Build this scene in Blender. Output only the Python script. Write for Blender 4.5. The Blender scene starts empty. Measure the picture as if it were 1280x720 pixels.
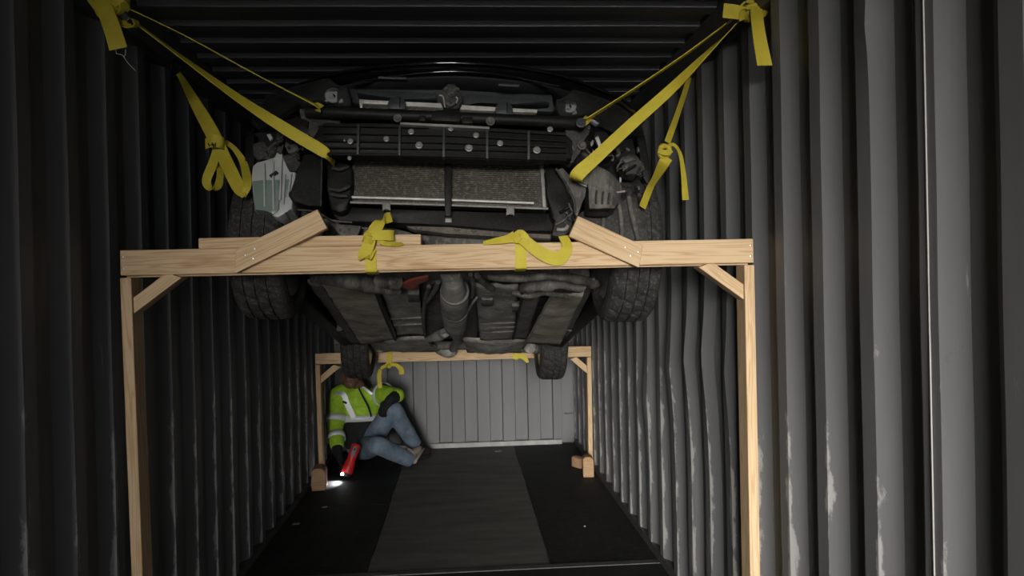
import bpy, bmesh, math, random
from mathutils import Vector, Matrix, noise
R = math.radians
scene = bpy.context.scene
col = scene.collection
rng = random.Random(7)

# ------------------------------------------------------------------ camera
FPX = 950.0
CAM = Vector((0.08, 0.0, 1.60))
cam_rot = Matrix.Rotation(R(-3.80), 3, 'Z') @ Matrix.Rotation(R(89.73), 3, 'X') @ Matrix.Rotation(R(-1.25), 3, 'Z')
cd = bpy.data.cameras.new('camera')
cam = bpy.data.objects.new('camera', cd)
col.objects.link(cam)
cam.matrix_world = Matrix.Translation(CAM) @ cam_rot.to_4x4()
cd.sensor_width = 36.0
cd.lens = FPX / 1280 * 36.0
cd.clip_start = 0.02
scene.camera = cam

# ------------------------------------------------------------------ daylight
# overcast sky and a low hazy sun, both seen only through the open container doors behind the camera;
# the area lamp is only a sampling portal for the sky in that opening and gives off nothing itself
world = bpy.data.worlds.new('overcast_sky')
scene.world = world
world.use_nodes = True
wn = world.node_tree.nodes
wn['Background'].inputs[0].default_value = (0.80, 0.86, 0.95, 1)
wn['Background'].inputs[1].default_value = 2.6

Y_OPEN = -4.4
Y_BACK = 7.62
sd = bpy.data.lights.new('hazy_sun_offscreen', 'SUN')
sd.energy = 9.0
sd.angle = R(24)
sd.color = (1.0, 0.965, 0.91)
sun = bpy.data.objects.new('hazy_sun_offscreen', sd)
col.objects.link(sun)
sun_dir = Vector((math.sin(R(9)), math.cos(R(9)), -0.05)).normalized()
sun.rotation_euler = sun_dir.to_track_quat('-Z', 'Y').to_euler()

pd = bpy.data.lights.new('door_opening_offscreen', 'AREA')
pd.shape = 'RECTANGLE'
pd.size, pd.size_y = 2.34, 2.62
pd.cycles.is_portal = True
portal = bpy.data.objects.new('door_opening_offscreen', pd)
col.objects.link(portal)
portal.location = (0, Y_OPEN + 0.01, 1.32)
portal.rotation_euler = (R(90), 0, R(180))
portal.rotation_euler = Vector((0, 1, 0)).to_track_quat('-Z', 'Z').to_euler()

vs = scene.view_settings
vs.view_transform = 'Standard'
vs.look = 'None'
vs.exposure = 0.08
vs.gamma = 1.0
vs.use_curve_mapping = False

# ------------------------------------------------------------------ helpers
def ray(px, py):
    return cam_rot @ Vector(((px - 640) / FPX, -(py - 360) / FPX, -1.0))

def at(px, py, Y):
    d = ray(px, py)
    return CAM + d * ((Y - CAM.y) / d.y)

def onfloor(px, py, z=0.0):
    d = ray(px, py)
    return CAM + d * ((z - CAM.z) / d.z)

MATS = {}
def mat(name, c1, c2=None, rough=0.6, metal=0.0, scale=6.0, detail=6.0, lo=0.35, hi=0.65, bump=0.0, bscale=None,
        stretch=(1, 1, 1), spec=0.5, coat=0.0, trans=0.0, alpha=1.0, emit=None, estr=0.0, ior=1.45, dust=None, dusts=0.5):
    if name in MATS:
        return MATS[name]
    m = bpy.data.materials.new(name)
    m.use_nodes = True
    nt = m.node_tree
    N, L = nt.nodes, nt.links
    b = N['Principled BSDF']
    def c4(c): return (c[0], c[1], c[2], 1)
    b.inputs['Base Color'].default_value = c4(c1)
    b.inputs['Roughness'].default_value = rough
    b.inputs['Metallic'].default_value = metal
    b.inputs['Specular IOR Level'].default_value = spec
    b.inputs['Coat Weight'].default_value = coat
    b.inputs['Transmission Weight'].default_value = trans
    b.inputs['Alpha'].default_value = alpha
    b.inputs['IOR'].default_value = ior
    if emit:
        b.inputs['Emission Color'].default_value = c4(emit)
        b.inputs['Emission Strength'].default_value = estr
    if c2 or bump:
        tc = N.new('ShaderNodeTexCoord')
        mp = N.new('ShaderNodeMapping')
        mp.inputs['Scale'].default_value = stretch
        L.new(tc.outputs['Object'], mp.inputs['Vector'])
        nz = N.new('ShaderNodeTexNoise')
        nz.inputs['Scale'].default_value = scale
        nz.inputs['Detail'].default_value = detail
        nz.inputs['Roughness'].default_value = 0.62
        L.new(mp.outputs[0], nz.inputs['Vector'])
        if c2:
            cr = N.new('ShaderNodeValToRGB')
            cr.color_ramp.elements[0].position = lo
            cr.color_ramp.elements[1].position = hi
            cr.color_ramp.elements[0].color = c4(c1)
            cr.color_ramp.elements[1].color = c4(c2)
            L.new(nz.outputs['Fac'], cr.inputs['Fac'])
            out = cr.outputs['Color']
            if dust:
                n2 = N.new('ShaderNodeTexNoise')
                n2.inputs['Scale'].default_value = scale * 7
                n2.inputs['Detail'].default_value = 8
                L.new(mp.outputs[0], n2.inputs['Vector'])
                r2 = N.new('ShaderNodeValToRGB')
                r2.color_ramp.elements[0].position = 0.5
                r2.color_ramp.elements[1].position = 0.75
                r2.color_ramp.elements[0].color = (0, 0, 0, 1)
                r2.color_ramp.elements[1].color = (dusts, dusts, dusts, 1)
                L.new(n2.outputs['Fac'], r2.inputs['Fac'])
                mx = N.new('ShaderNodeMix')
                mx.data_type = 'RGBA'
                L.new(r2.outputs['Color'], mx.inputs[0])
                L.new(out, mx.inputs[6])
                mx.inputs[7].default_value = c4(dust)
                out = mx.outputs[2]
            L.new(out, b.inputs['Base Color'])
        if bump:
            bp = N.new('ShaderNodeBump')
            bp.inputs['Strength'].default_value = bump
            bp.inputs['Distance'].default_value = 0.01
            if bscale:
                n3 = N.new('ShaderNodeTexNoise')
                n3.inputs['Scale'].default_value = bscale
                n3.inputs['Detail'].default_value = 5
                L.new(mp.outputs[0], n3.inputs['Vector'])
                L.new(n3.outputs['Fac'], bp.inputs['Height'])
            else:
                L.new(nz.outputs['Fac'], bp.inputs['Height'])
            L.new(bp.outputs[0], b.inputs['Normal'])
    MATS[name] = m
    return m

def wood_mat(name, base, dark, knot):
    m = bpy.data.materials.new(name)
    m.use_nodes = True
    nt = m.node_tree
    N, L = nt.nodes, nt.links
    b = N['Principled BSDF']
    b.inputs['Roughness'].default_value = 0.72
    b.inputs['Specular IOR Level'].default_value = 0.25
    tc = N.new('ShaderNodeTexCoord')
    oi = N.new('ShaderNodeObjectInfo')
    ad = N.new('ShaderNodeVectorMath'); ad.operation = 'ADD'
    sc = N.new('ShaderNodeVectorMath'); sc.operation = 'SCALE'
    cx = N.new('ShaderNodeCombineXYZ')
    for i in range(3):
        L.new(oi.outputs['Random'], cx.inputs[i])
    L.new(cx.outputs[0], sc.inputs[0]); sc.inputs[3].default_value = 13.7
    L.new(tc.outputs['Object'], ad.inputs[0]); L.new(sc.outputs[0], ad.inputs[1])
    mp = N.new('ShaderNodeMapping'); mp.inputs['Scale'].default_value = (0.75, 20, 20)
    L.new(ad.outputs[0], mp.inputs['Vector'])
    nz = N.new('ShaderNodeTexNoise'); nz.inputs['Scale'].default_value = 1.6; nz.inputs['Detail'].default_value = 3
    nz.inputs['Distortion'].default_value = 0.6
    L.new(mp.outputs[0], nz.inputs['Vector'])
    mu = N.new('ShaderNodeMath'); mu.operation = 'MULTIPLY'; mu.inputs[1].default_value = 9.0
    L.new(nz.outputs['Fac'], mu.inputs[0])
    fr = N.new('ShaderNodeMath'); fr.operation = 'PINGPONG'; fr.inputs[1].default_value = 0.5
    L.new(mu.outputs[0], fr.inputs[0])
    cr = N.new('ShaderNodeValToRGB')
    cr.color_ramp.elements[0].position = 0.0; cr.color_ramp.elements[0].color = (*dark, 1)
    cr.color_ramp.elements[1].position = 0.32; cr.color_ramp.elements[1].color = (*base, 1)
    L.new(fr.outputs[0], cr.inputs['Fac'])
    mp2 = N.new('ShaderNodeMapping'); mp2.inputs['Scale'].default_value = (2.2, 9, 9)
    L.new(ad.outputs[0], mp2.inputs['Vector'])
    n2 = N.new('ShaderNodeTexNoise'); n2.inputs['Scale'].default_value = 1.4; n2.inputs['Detail'].default_value = 3
    L.new(mp2.outputs[0], n2.inputs['Vector'])
    r2 = N.new('ShaderNodeValToRGB')
    r2.color_ramp.elements[0].position = 0.60; r2.color_ramp.elements[0].color = (0, 0, 0, 1)
    r2.color_ramp.elements[1].position = 0.80; r2.color_ramp.elements[1].color = (0.8, 0.8, 0.8, 1)
    L.new(n2.outputs['Fac'], r2.inputs['Fac'])
    mx = N.new('ShaderNodeMix'); mx.data_type = 'RGBA'
    L.new(r2.outputs['Color'], mx.inputs[0]); L.new(cr.outputs['Color'], mx.inputs[6]); mx.inputs[7].default_value = (*knot, 1)
    L.new(mx.outputs[2], b.inputs['Base Color'])
    bp = N.new('ShaderNodeBump'); bp.inputs['Strength'].default_value = 0.15; bp.inputs['Distance'].default_value = 0.004
    L.new(nz.outputs['Fac'], bp.inputs['Height']); L.new(bp.outputs[0], b.inputs['Normal'])
    MATS[name] = m
    return m

def lens_mat(name, tint):
    m = bpy.data.materials.new(name); m.use_nodes = True
    N, L = m.node_tree.nodes, m.node_tree.links
    N.remove(N['Principled BSDF'])
    tr = N.new('ShaderNodeBsdfTransparent'); tr.inputs[0].default_value = (*tint, 1)
    gl = N.new('ShaderNodeBsdfGlossy'); gl.inputs['Roughness'].default_value = 0.12
    fr = N.new('ShaderNodeFresnel'); fr.inputs[0].default_value = 1.6
    mx = N.new('ShaderNodeMixShader')
    L.new(fr.outputs[0], mx.inputs[0]); L.new(tr.outputs[0], mx.inputs[1]); L.new(gl.outputs[0], mx.inputs[2])
    df = N.new('ShaderNodeBsdfDiffuse'); df.inputs[0].default_value = (0.36, 0.37, 0.36, 1)
    m2 = N.new('ShaderNodeMixShader'); m2.inputs[0].default_value = 0.045
    L.new(mx.outputs[0], m2.inputs[1]); L.new(df.outputs[0], m2.inputs[2])
    L.new(m2.outputs[0], N['Material Output'].inputs['Surface'])
    MATS[name] = m
    return m

def newbm(): return bmesh.new()

def add_box(bm, c, s, rot=None, bevel=0.0):
    """box of full size s centred at c"""
    t = bmesh.new()
    bmesh.ops.create_cube(t, size=1.0)
    bmesh.ops.scale(t, vec=Vector(s), verts=t.verts)
    if bevel:
        bmesh.ops.bevel(t, geom=list(t.edges), offset=min(bevel, min(s) * 0.45), segments=2, affect='EDGES', profile=0.5)
    M = Matrix.Translation(Vector(c)) @ (rot.to_4x4() if rot is not None else Matrix.Identity(4))
    bmesh.ops.transform(t, matrix=M, verts=t.verts)
    merge(bm, t)

def merge(bm, t):
    me = bpy.data.meshes.new('tmp')
    t.to_mesh(me); t.free()
    bm.from_mesh(me)
    bpy.data.meshes.remove(me)

def frame(d, up=Vector((0, 0, 1))):
    d = Vector(d).normalized()
    s = d.cross(up)
    if s.length < 1e-4:
        s = d.cross(Vector((1, 0, 0)))
    s.normalize()
    u = s.cross(d).normalized()
    return d, s, u

def spline(pts, n=6):
    """Catmull-Rom through points (Vectors of any size)"""
    P = [Vector(p) for p in pts]
    if len(P) < 3 or n <= 1:
        return P
    out = []
    for i in range(len(P) - 1):
        p0 = P[i - 1] if i > 0 else P[i] * 2 - P[i + 1]
        p1, p2 = P[i], P[i + 1]
        p3 = P[i + 2] if i + 2 < len(P) else P[i + 1] * 2 - P[i]
        for k in range(n):
            t = k / n
            out.append(0.5 * ((2 * p1) + (p2 - p0) * t + (2 * p0 - 5 * p1 + 4 * p2 - p3) * t * t + (3 * p1 - p0 - 3 * p2 + p3) * t ** 3))
    out.append(P[-1])
    return out

def add_tube(bm, pts, r, seg=10, smooth=5, cap=True):
    """r: number or list per control point"""
    rs = r if isinstance(r, (list, tuple)) else [r] * len(pts)
    ctl = [Vector((*p, rr)) for p, rr in zip(pts, rs)]
    S = spline(ctl, smooth)
    C = [Vector(s[:3]) for s in S]
    rings = []
    prev = None
    for i, c in enumerate(C):
        d = (C[min(i + 1, len(C) - 1)] - C[max(i - 1, 0)])
        if d.length < 1e-9: d = Vector((0, 0, 1))
        d.normalize()
        if prev is None:
            _, s, u = frame(d)
        else:
            s = prev - d * prev.dot(d)
            if s.length < 1e-5: _, s, u = frame(d)
            s.normalize(); u = s.cross(d)
        prev = s
        rr = S[i][3]
        rings.append([bm.verts.new(c + (s * math.cos(a) + u * math.sin(a)) * rr) for a in [2 * math.pi * k / seg for k in range(seg)]])
    for a, b in zip(rings, rings[1:]):
        for k in range(seg):
            bm.faces.new((a[k], a[(k + 1) % seg], b[(k + 1) % seg], b[k]))
    if cap:
        bm.faces.new(rings[0]); bm.faces.new(list(reversed(rings[-1])))

def add_prism(bm, poly, off, bevel=0.0):
    """poly: 3-D points of an outline, extruded by off"""
    t = bmesh.new()
    off = Vector(off)
    v0 = [t.verts.new(Vector(p)) for p in poly]
    v1 = [t.verts.new(Vector(p) + off) for p in poly]
    n = len(poly)
    f0 = t.faces.new(v0); f1 = t.faces.new(list(reversed(v1)))
    for i in range(n):
        t.faces.new((v0[(i + 1) % n], v0[i], v1[i], v1[(i + 1) % n]))
    if bevel:
        es = [e for e in t.edges]
        bmesh.ops.bevel(t, geom=es, offset=bevel, segments=2, affect='EDGES', profile=0.5, clamp_overlap=True)
    bmesh.ops.triangulate(t, faces=[f for f in t.faces if len(f.verts) > 4])
    merge(bm, t)

def add_lathe(bm, prof, c, axis, seg=24, closed=False):
    """prof: list of (radius, height along axis)"""
    d, s, u = frame(axis)
    c = Vector(c)
    rings = []
    for r, h in prof:
        rings.append([bm.verts.new(c + d * h + (s * math.cos(2 * math.pi * k / seg) + u * math.sin(2 * math.pi * k / seg)) * max(r, 1e-4)) for k in range(seg)])
    pr = list(zip(rings, rings[1:]))
    if closed: pr.append((rings[-1], rings[0]))
    for a, b in pr:
        for k in range(seg):
            bm.faces.new((a[k], a[(k + 1) % seg], b[(k + 1) % seg], b[k]))
    if not closed:
        bm.faces.new(rings[0]); bm.faces.new(list(reversed(rings[-1])))

def add_grid(bm, P, nu, nv, close_u=False):
    """P(i,j)->Vector, returns verts"""
    V = [[bm.verts.new(P(i, j)) for j in range(nv)] for i in range(nu)]
    for i in range(nu if close_u else nu - 1):
        for j in range(nv - 1):
            bm.faces.new((V[i][j], V[(i + 1) % nu][j], V[(i + 1) % nu][j + 1], V[i][j + 1]))
    return V

def obj(name, bm, m, parent=None, smooth=None, world_coords=False, recenter=False):
    bmesh.ops.remove_doubles(bm, verts=bm.verts, dist=1e-6)
    bmesh.ops.recalc_face_normals(bm, faces=bm.faces)
    me = bpy.data.meshes.new(name)
    bm.to_mesh(me); bm.free()
    o = bpy.data.objects.new(name, me)
    col.objects.link(o)
    if isinstance(m, str): m = MATS[m]
    me.materials.append(m)
    if parent is not None:
        o.parent = parent
    if smooth is not None:
        me.polygons.foreach_set('use_smooth', [True] * len(me.polygons))
        if smooth < 179:
            me.set_sharp_from_angle(angle=R(smooth))
    return o

def tag(o, label=None, cat=None, group=None, kind=None):
    if label: o['label'] = label
    if cat: o['category'] = cat
    if group: o['group'] = group
    if kind: o['kind'] = kind
    return o

def empty(name, loc=(0, 0, 0), mat4=None):
    o = bpy.data.objects.new(name, None)
    o.empty_display_size = 0.1
    col.objects.link(o)
    if mat4 is not None: o.matrix_world = mat4
    else: o.location = loc
    return o

def solid(o, th, offset=0.0):
    md = o.modifiers.new('thickness', 'SOLIDIFY')
    md.thickness = th
    md.offset = offset
    return o

# ------------------------------------------------------------------ materials
def painted_steel(name, c1, c2, scuff, scuff_edge=0.69, along='Z'):
    """grey container paint: blotchy, streaked along the ribs, scuffed to pale primer in places"""
    m = bpy.data.materials.new(name)
    m.use_nodes = True
    nt = m.node_tree
    N, L = nt.nodes, nt.links
    b = N['Principled BSDF']
    b.inputs['Roughness'].default_value = 0.55
    b.inputs['Specular IOR Level'].default_value = 0.35
    tc = N.new('ShaderNodeTexCoord')
    st = {'Z': (1, 1, 0.12), 'X': (0.12, 1, 1)}[along]
    def nz(scale, stretch, detail=6):
        mp = N.new('ShaderNodeMapping'); mp.inputs['Scale'].default_value = stretch
        L.new(tc.outputs['Object'], mp.inputs['Vector'])
        n = N.new('ShaderNodeTexNoise'); n.inputs['Scale'].default_value = scale; n.inputs['Detail'].default_value = detail
        n.inputs['Roughness'].default_value = 0.65
        L.new(mp.outputs[0], n.inputs['Vector'])
        return n.outputs['Fac']
    def ramp(f, p0, p1, a, bb):
        r = N.new('ShaderNodeValToRGB')
        r.color_ramp.elements[0].position = p0; r.color_ramp.elements[1].position = p1
        r.color_ramp.elements[0].color = (*a, 1); r.color_ramp.elements[1].color = (*bb, 1)
        L.new(f, r.inputs['Fac'])
        return r.outputs['Color']
    base = ramp(nz(3.0, st), 0.3, 0.7, c1, c2)
    s1 = ramp(nz(26, st, 10), scuff_edge, scuff_edge + 0.07, (0, 0, 0), (0.75, 0.75, 0.75))
    mx = N.new('ShaderNodeMix'); mx.data_type = 'RGBA'
    L.new(s1, mx.inputs[0]); L.new(base, mx.inputs[6]); mx.inputs[7].default_value = (*scuff, 1)
    s2 = ramp(nz(9, (1, 1, 0.6), 8), 0.66, 0.74, (0, 0, 0), (0.55, 0.55, 0.55))
    mx2 = N.new('ShaderNodeMix'); mx2.data_type = 'RGBA'
    L.new(s2, mx2.inputs[0]); L.new(mx.outputs[2], mx2.inputs[6]); mx2.inputs[7].default_value = (0.10, 0.075, 0.055, 1)
    # paint rubbed through to bare primer along the rib edges (mesh attribute marks the edge)
    wa = N.new('ShaderNodeAttribute'); wa.attribute_name = 'wear'
    pw = N.new('ShaderNodeMath'); pw.operation = 'POWER'; pw.inputs[1].default_value = 1.3
    L.new(wa.outputs['Fac'], pw.inputs[0])
    sm_ = N.new('ShaderNodeMath'); sm_.operation = 'MULTIPLY_ADD'; sm_.inputs[1].default_value = 0.42
    L.new(pw.outputs[0], sm_.inputs[0]); L.new(nz(15, (1, 1, 0.45), 9), sm_.inputs[2])
    s3 = ramp(sm_.outputs[0], 0.80, 0.88, (0, 0, 0), (0.8, 0.8, 0.8))
    mx3 = N.new('ShaderNodeMix'); mx3.data_type = 'RGBA'
    L.new(s3, mx3.inputs[0]); L.new(mx2.outputs[2], mx3.inputs[6]); mx3.inputs[7].default_value = (*scuff, 1)
    L.new(mx3.outputs[2], b.inputs['Base Color'])
    bp = N.new('ShaderNodeBump'); bp.inputs['Strength'].default_value = 0.12; bp.inputs['Distance'].default_value = 0.01
    L.new(nz(7, (1, 1, 0.5)), bp.inputs['Height']); L.new(bp.outputs[0], b.inputs['Normal'])
    MATS[name] = m
    return m

painted_steel('steel_wall', (0.12, 0.122, 0.126), (0.17, 0.171, 0.174), (0.42, 0.41, 0.39), 0.665)
painted_steel('steel_ceiling', (0.12, 0.122, 0.126), (0.17, 0.171, 0.174), (0.42, 0.41, 0.39), 0.74, 'X')
painted_steel('steel_end', (0.12, 0.122, 0.126), (0.17, 0.171, 0.174), (0.42, 0.41, 0.39), 0.76)
wood_mat('lumber', (0.60, 0.435, 0.265), (0.46, 0.30, 0.155), (0.36, 0.19, 0.085))
wood_mat('lumber_old', (0.44, 0.28, 0.16), (0.33, 0.19, 0.10), (0.22, 0.12, 0.06))
mat('floor_black', (0.018, 0.0187, 0.0187), (0.028, 0.0285, 0.028), 0.7, spec=0.25, scale=3, bump=0.1, bscale=30, dust=(0.09, 0.09, 0.085), dusts=0.22)
mat('floor_mid', (0.11, 0.107, 0.098), (0.165, 0.16, 0.147), 0.8, spec=0.25, scale=3.5, stretch=(0.5, 2.2, 1), bump=0.1, bscale=30, dust=(0.12, 0.115, 0.105), dusts=0.25)
mat('dark_steel', (0.06, 0.06, 0.06), (0.10, 0.098, 0.095), 0.5, scale=8, bump=0.05)
mat('sill_steel', (0.24, 0.24, 0.235), (0.34, 0.34, 0.33), 0.5, scale=10)
mat('yard', (0.36, 0.35, 0.33), (0.46, 0.45, 0.43), 0.9, scale=0.8)

# ------------------------------------------------------------------ container shell
HW = 1.176            # half width to the inner faces of the ribs
DEP = 0.036           # depth of the side corrugation
PITCH = 0.278
ZTOP = 2.60           # top of the side sheets
ZCEIL = 2.665

def side_wall(name, side, far_edge, m, dents=()):
    prof = []
    y = far_edge - PITCH * math.ceil((far_edge - Y_OPEN) / PITCH)
    while y < Y_BACK:
        #  inner flat ends at y; away slope; outer flat; door-facing slope; inner flat
        prof += [(y, 0.0), (y + 0.062, DEP), (y + 0.148, DEP), (y + 0.210, 0.0)]
        y += PITCH
    prof = [p for p in prof if Y_OPEN < p[0] < Y_BACK]
    prof = [(Y_OPEN, prof[0][1])] + prof + [(Y_BACK, prof[-1][1])]
    nz = 40
    bm = newbm()
    def P(i, j):
        yy, dd = prof[i]
        z = 0.02 + (ZTOP - 0.02) * j / (nz - 1)
        x = HW + dd
        for (dy, dz, sy, sz, amp) in dents:
            x -= amp * math.exp(-((yy - dy) / sy) ** 2) * math.exp(-abs((z - dz) / sz) ** 1.3)
        x += 0.0025 * noise.noise(Vector((yy * 1.7, z * 2.3, side * 4.0)))
        return Vector((side * x, yy, z))
    add_grid(bm, P, len(prof), nz)
    o = obj(name, bm, m)
    at_ = o.data.attributes.new('wear', 'FLOAT', 'POINT')
    for v in o.data.vertices:
        yy = v.co.y
        ph = (yy - far_edge) % PITCH
        zz = v.co.z
        at_.data[v.index].value = (1.0 if abs(ph - 0.210) < 0.004 else 0.0) * max(0.0, min(1.0, (1.75 - zz) / 0.9))
    tag(o, kind='structure')
    return o

dents = [(3.02, 1.22, 0.10, 0.22, 0.030), (3.32, 1.26, 0.09, 0.25, 0.034), (3.60, 1.22, 0.09, 0.20, 0.030),
         (3.95, 1.15, 0.12, 0.22, 0.024), (1.97, 2.28, 0.05, 0.10, 0.012), (4.6, 0.9, 0.15, 0.2, 0.02)]
wall_r = side_wall('wall_right', 1, 1.750, 'steel_wall', dents)
wall_l = side_wall('wall_left', -1, 2.05, 'steel_wall')
tag(wall_r, 'grey corrugated steel side wall with dents and pale scuffs', None)
tag(wall_l, 'grey corrugated steel side wall without dents', None)

# weld seam strip on the right wall
bm = newbm()
add_box(bm, (HW - 0.002, 1.715, 1.3), (0.003, 0.0028, 2.56))
obj('weld_seam', bm, mat('weld_pale', (0.36, 0.35, 0.33), None, 0.5), wall_r)

# top side rails (with a chamfered shoulder under the roof)
for side, nm in ((1, 'trim_1'), (-1, 'trim_2')):
    bm = newbm()
    sec = [(HW + 0.05, ZTOP - 0.03), (HW - 0.004, ZTOP - 0.03), (HW - 0.004, ZTOP + 0.005), (1.10, ZCEIL - 0.004), (1.10, ZCEIL + 0.05), (HW + 0.05, ZCEIL + 0.05)]
    add_prism(bm, [(side * x, Y_OPEN, z) for x, z in sec], (0, Y_BACK - Y_OPEN, 0))
    tag(obj(nm, bm, 'dark_steel'), 'dark steel top rail between wall and roof', None, kind='structure')

# roof: cross corrugation
bm = newbm()
prof = []
CP = 0.2155
y = 2.70 - CP * 40
while y < Y_BACK:
    prof += [(y, 0.0), (y + 0.075, 0.0), (y + 0.098, 0.020), (y + 0.207, 0.020)]
    y += CP
prof = [p for p in prof if Y_OPEN < p[0] < Y_BACK]
xs = [-1.12, -0.8, -0.4, 0, 0.4, 0.8, 1.12]
add_grid(bm, lambda i, j: Vector((xs[j], prof[i][0], ZCEIL + prof[i][1] + 0.003 * noise.noise(Vector((xs[j] * 3, prof[i][0] * 2, 0))))), len(prof), len(xs))
tag(obj('ceiling', bm, 'steel_ceiling'), 'corrugated steel container roof with ribs running crosswise', None, kind='structure')

# end wall: vertical trapezoid ribs, corner posts, sill
bm = newbm()
px_ = [-1.06]
prof = []
x = -1.045
k = 0
while x < 1.04:
    d = 0.0 if k % 2 == 0 else 0.045
    w = 0.118
    prof += [(x, d), (x + w, d)]
    x += w + 0.008
    k += 1
zs = [0.03, 0.10, 1.3, 2.6]
add_grid(bm, lambda i, j: Vector((prof[i][0], Y_BACK - 0.06 + prof[i][1], zs[j])), len(prof), len(zs))
wall_b = tag(obj('wall_back', bm, 'steel_end'), 'pale grey ribbed steel end wall of the container', None, kind='structure')
for s in (-1, 1):
    bm = newbm()
    add_box(bm, (s * 1.12, Y_BACK - 0.03, 1.32), (0.135, 0.075, 2.62), bevel=0.002)
    o = obj('corner_post', bm, 'steel_end', wall_b)
    for z in (0.30, 1.05, 1.9):
        b2 = newbm()
        add_tube(b2, [(s * 1.08, Y_BACK - 0.075, z), (s * 1.12, Y_BACK - 0.095, z), (s * 1.165, Y_BACK - 0.075, z)], 0.006, 6)
        obj('lashing_bar', b2, 'dark_steel', o, smooth=60)
bm = newbm()
add_box(bm, (0, Y_BACK - 0.075, 0.02), (2.10, 0.05, 0.05), bevel=0.006)
obj('sill', bm, 'sill_steel', wall_b)
bm = newbm()
add_box(bm, (0, Y_BACK + 0.03, 1.36), (2.45, 0.03, 2.75))
obj('backing_sheet', bm, 'dark_steel', wall_b)

# floor: base and boards lying on it
bm = newbm()
add_box(bm, (0, (Y_OPEN + Y_BACK) / 2, -0.07), (2.45, Y_BACK - Y_OPEN, 0.12))
floor = tag(obj('floor', bm, 'dark_steel'), 'black container floor with a worn grey strip down the middle', None, kind='structure')
def floor_panel(x0, x1, y0, y1, m, wob=0.0):
    bm = newbm()
    n = 14
    pts = [(x0 + wob * noise.noise(Vector((x0, y0 + (y1 - y0) * t / n * 3, 0))), y0 + (y1 - y0) * t / n, -0.012) for t in range(n + 1)]
    pts += [(x1 + wob * noise.noise(Vector((x1 * 3, y0 + (y1 - y0) * t / n * 3, 5))), y0 + (y1 - y0) * t / n, -0.012) for t in range(n, -1, -1)]
    add_prism(bm, pts, (0, 0, 0.012))
    return obj('floor_panel', bm, m, floor)
floor_panel(-0.48, 0.555, 4.30, Y_BACK - 0.1, 'floor_mid', 0.02)
floor_panel(-1.20, -0.486, 4.30, 5.66, 'floor_black')
floor_panel(-1.20, -0.486, 5.665, Y_BACK - 0.1, 'floor_black')
floor_panel(0.561, 1.20, 4.30, Y_BACK - 0.1, 'floor_black')
floor_panel(-1.20, 1.20, 1.5, 4.24, 'floor_black')
floor_panel(-1.20, 1.20, Y_OPEN, 1.494, 'floor_black')
bm = newbm()
add_box(bm, (0, 4.27, -0.002), (2.34, 0.056, 0.012), bevel=0.003)
obj('cross_strip', bm, 'dark_steel', floor)

# side kick plates where the sheets meet the floor
for s, nm in ((1, 'baseboard_right'), (-1, 'baseboard_left')):
    bm = newbm()
    add_box(bm, (s * (HW + 0.03), (Y_OPEN + Y_BACK) / 2, 0.02), (0.07, Y_BACK - Y_OPEN, 0.06))
    tag(obj(nm, bm, 'dark_steel'), 'dark steel bottom rail along the side wall', None, kind='structure')

# concrete yard outside the open doors
bm = newbm()
add_box(bm, (0, Y_OPEN - 30, -0.18), (120, 60, 0.1))
tag(obj('ground', bm, 'yard'), 'concrete yard outside the container doors', None, kind='structure')

# ------------------------------------------------------------------ timber frames
def board(name, p0, p1, w, t, parent, m='lumber', up=(0, 0, 1), ends=None, bevel=0.003):
    """board along p0->p1; w = size along 'up' side, t = size across; local X is the grain"""
    p0, p1 = Vector(p0), Vector(p1)
    L = (p1 - p0).length
    d, s, u = frame(p1 - p0, Vector(up))
    bm = newbm()
    add_box(bm, (0, 0, 0), (L, t, w), bevel=bevel)
    if ends:       # mitre cuts: shift of the upper edge at each end
        for v in bm.verts:
            f = v.co.z / w
            v.co.x += (ends[0] if v.co.x < 0 else ends[1]) * f
    o = obj(name, bm, m)
    M = Matrix((d, -s, u)).transposed().to_4x4()
    M.translation = (p0 + p1) / 2
    if parent is not None:
        o.parent = parent
        o.matrix_parent_inverse = parent.matrix_world.inverted()
    o.matrix_basis = M
    if parent is not None:
        o.matrix_parent_inverse = Matrix.Identity(4)
        o.matrix_basis = Matrix.Translation(-parent.location) @ M
    return o
screw_m = mat('screw_metal', (0.45, 0.43, 0.38), None, 0.35, 0.8)
def screws(o, pts):
    for (x, y, z) in pts:
        bm = newbm()
        add_lathe(bm, [(0.001, -0.0015), (0.0042, -0.001), (0.0042, 0.0005), (0.002, 0.0012)], (x, y, z), (0, -1, 0), 10)
        obj('screw', bm, screw_m, o, smooth=40)

YF = 2.755    # front face of the front beam
YR = 6.43
Tn, Wd = 0.038, 0.089

fl, fr_ = at(150, 327.5, YF), at(942, 314.5, YF)
front = tag(empty('timber_frame', (0, YF + 0.04, 0)), 'large pale timber portal frame holding up the nose of the car', 'wooden frame')
zl, zr = fl.z, fr_.z
zb = (zl + zr) / 2
XL, XR = fl.x, fr_.x
b1 = board('beam', (XL, YF + Tn / 2, zb), (XR, YF + Tn / 2, zb), Wd, Tn, front)
b2 = board('beam', (XL + 0.004, YF + Tn * 1.5 + 0.002, zb - 0.007), (XR - 0.006, YF + Tn * 1.5 + 0.002, zb - 0.007), Wd, Tn, front)
screws(b1, [(-1.13, -Tn / 2, 0.02), (-1.13, -Tn / 2, -0.02), (1.13, -Tn / 2, 0.02), (1.13, -Tn / 2, -0.02)])
ztopp = zb - Wd / 2 - 0.008
def post(xt, xb, y, ztop, parent, m='lumber'):
    return board('post', (xb, y, 0.0), (xt, y, ztop), Wd, Tn, parent, m, up=(0, 1, 0))
post(XL + Tn / 2, XL + Tn / 2 + 0.024, YF + Wd / 2 - 0.006, ztopp, front)
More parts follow.
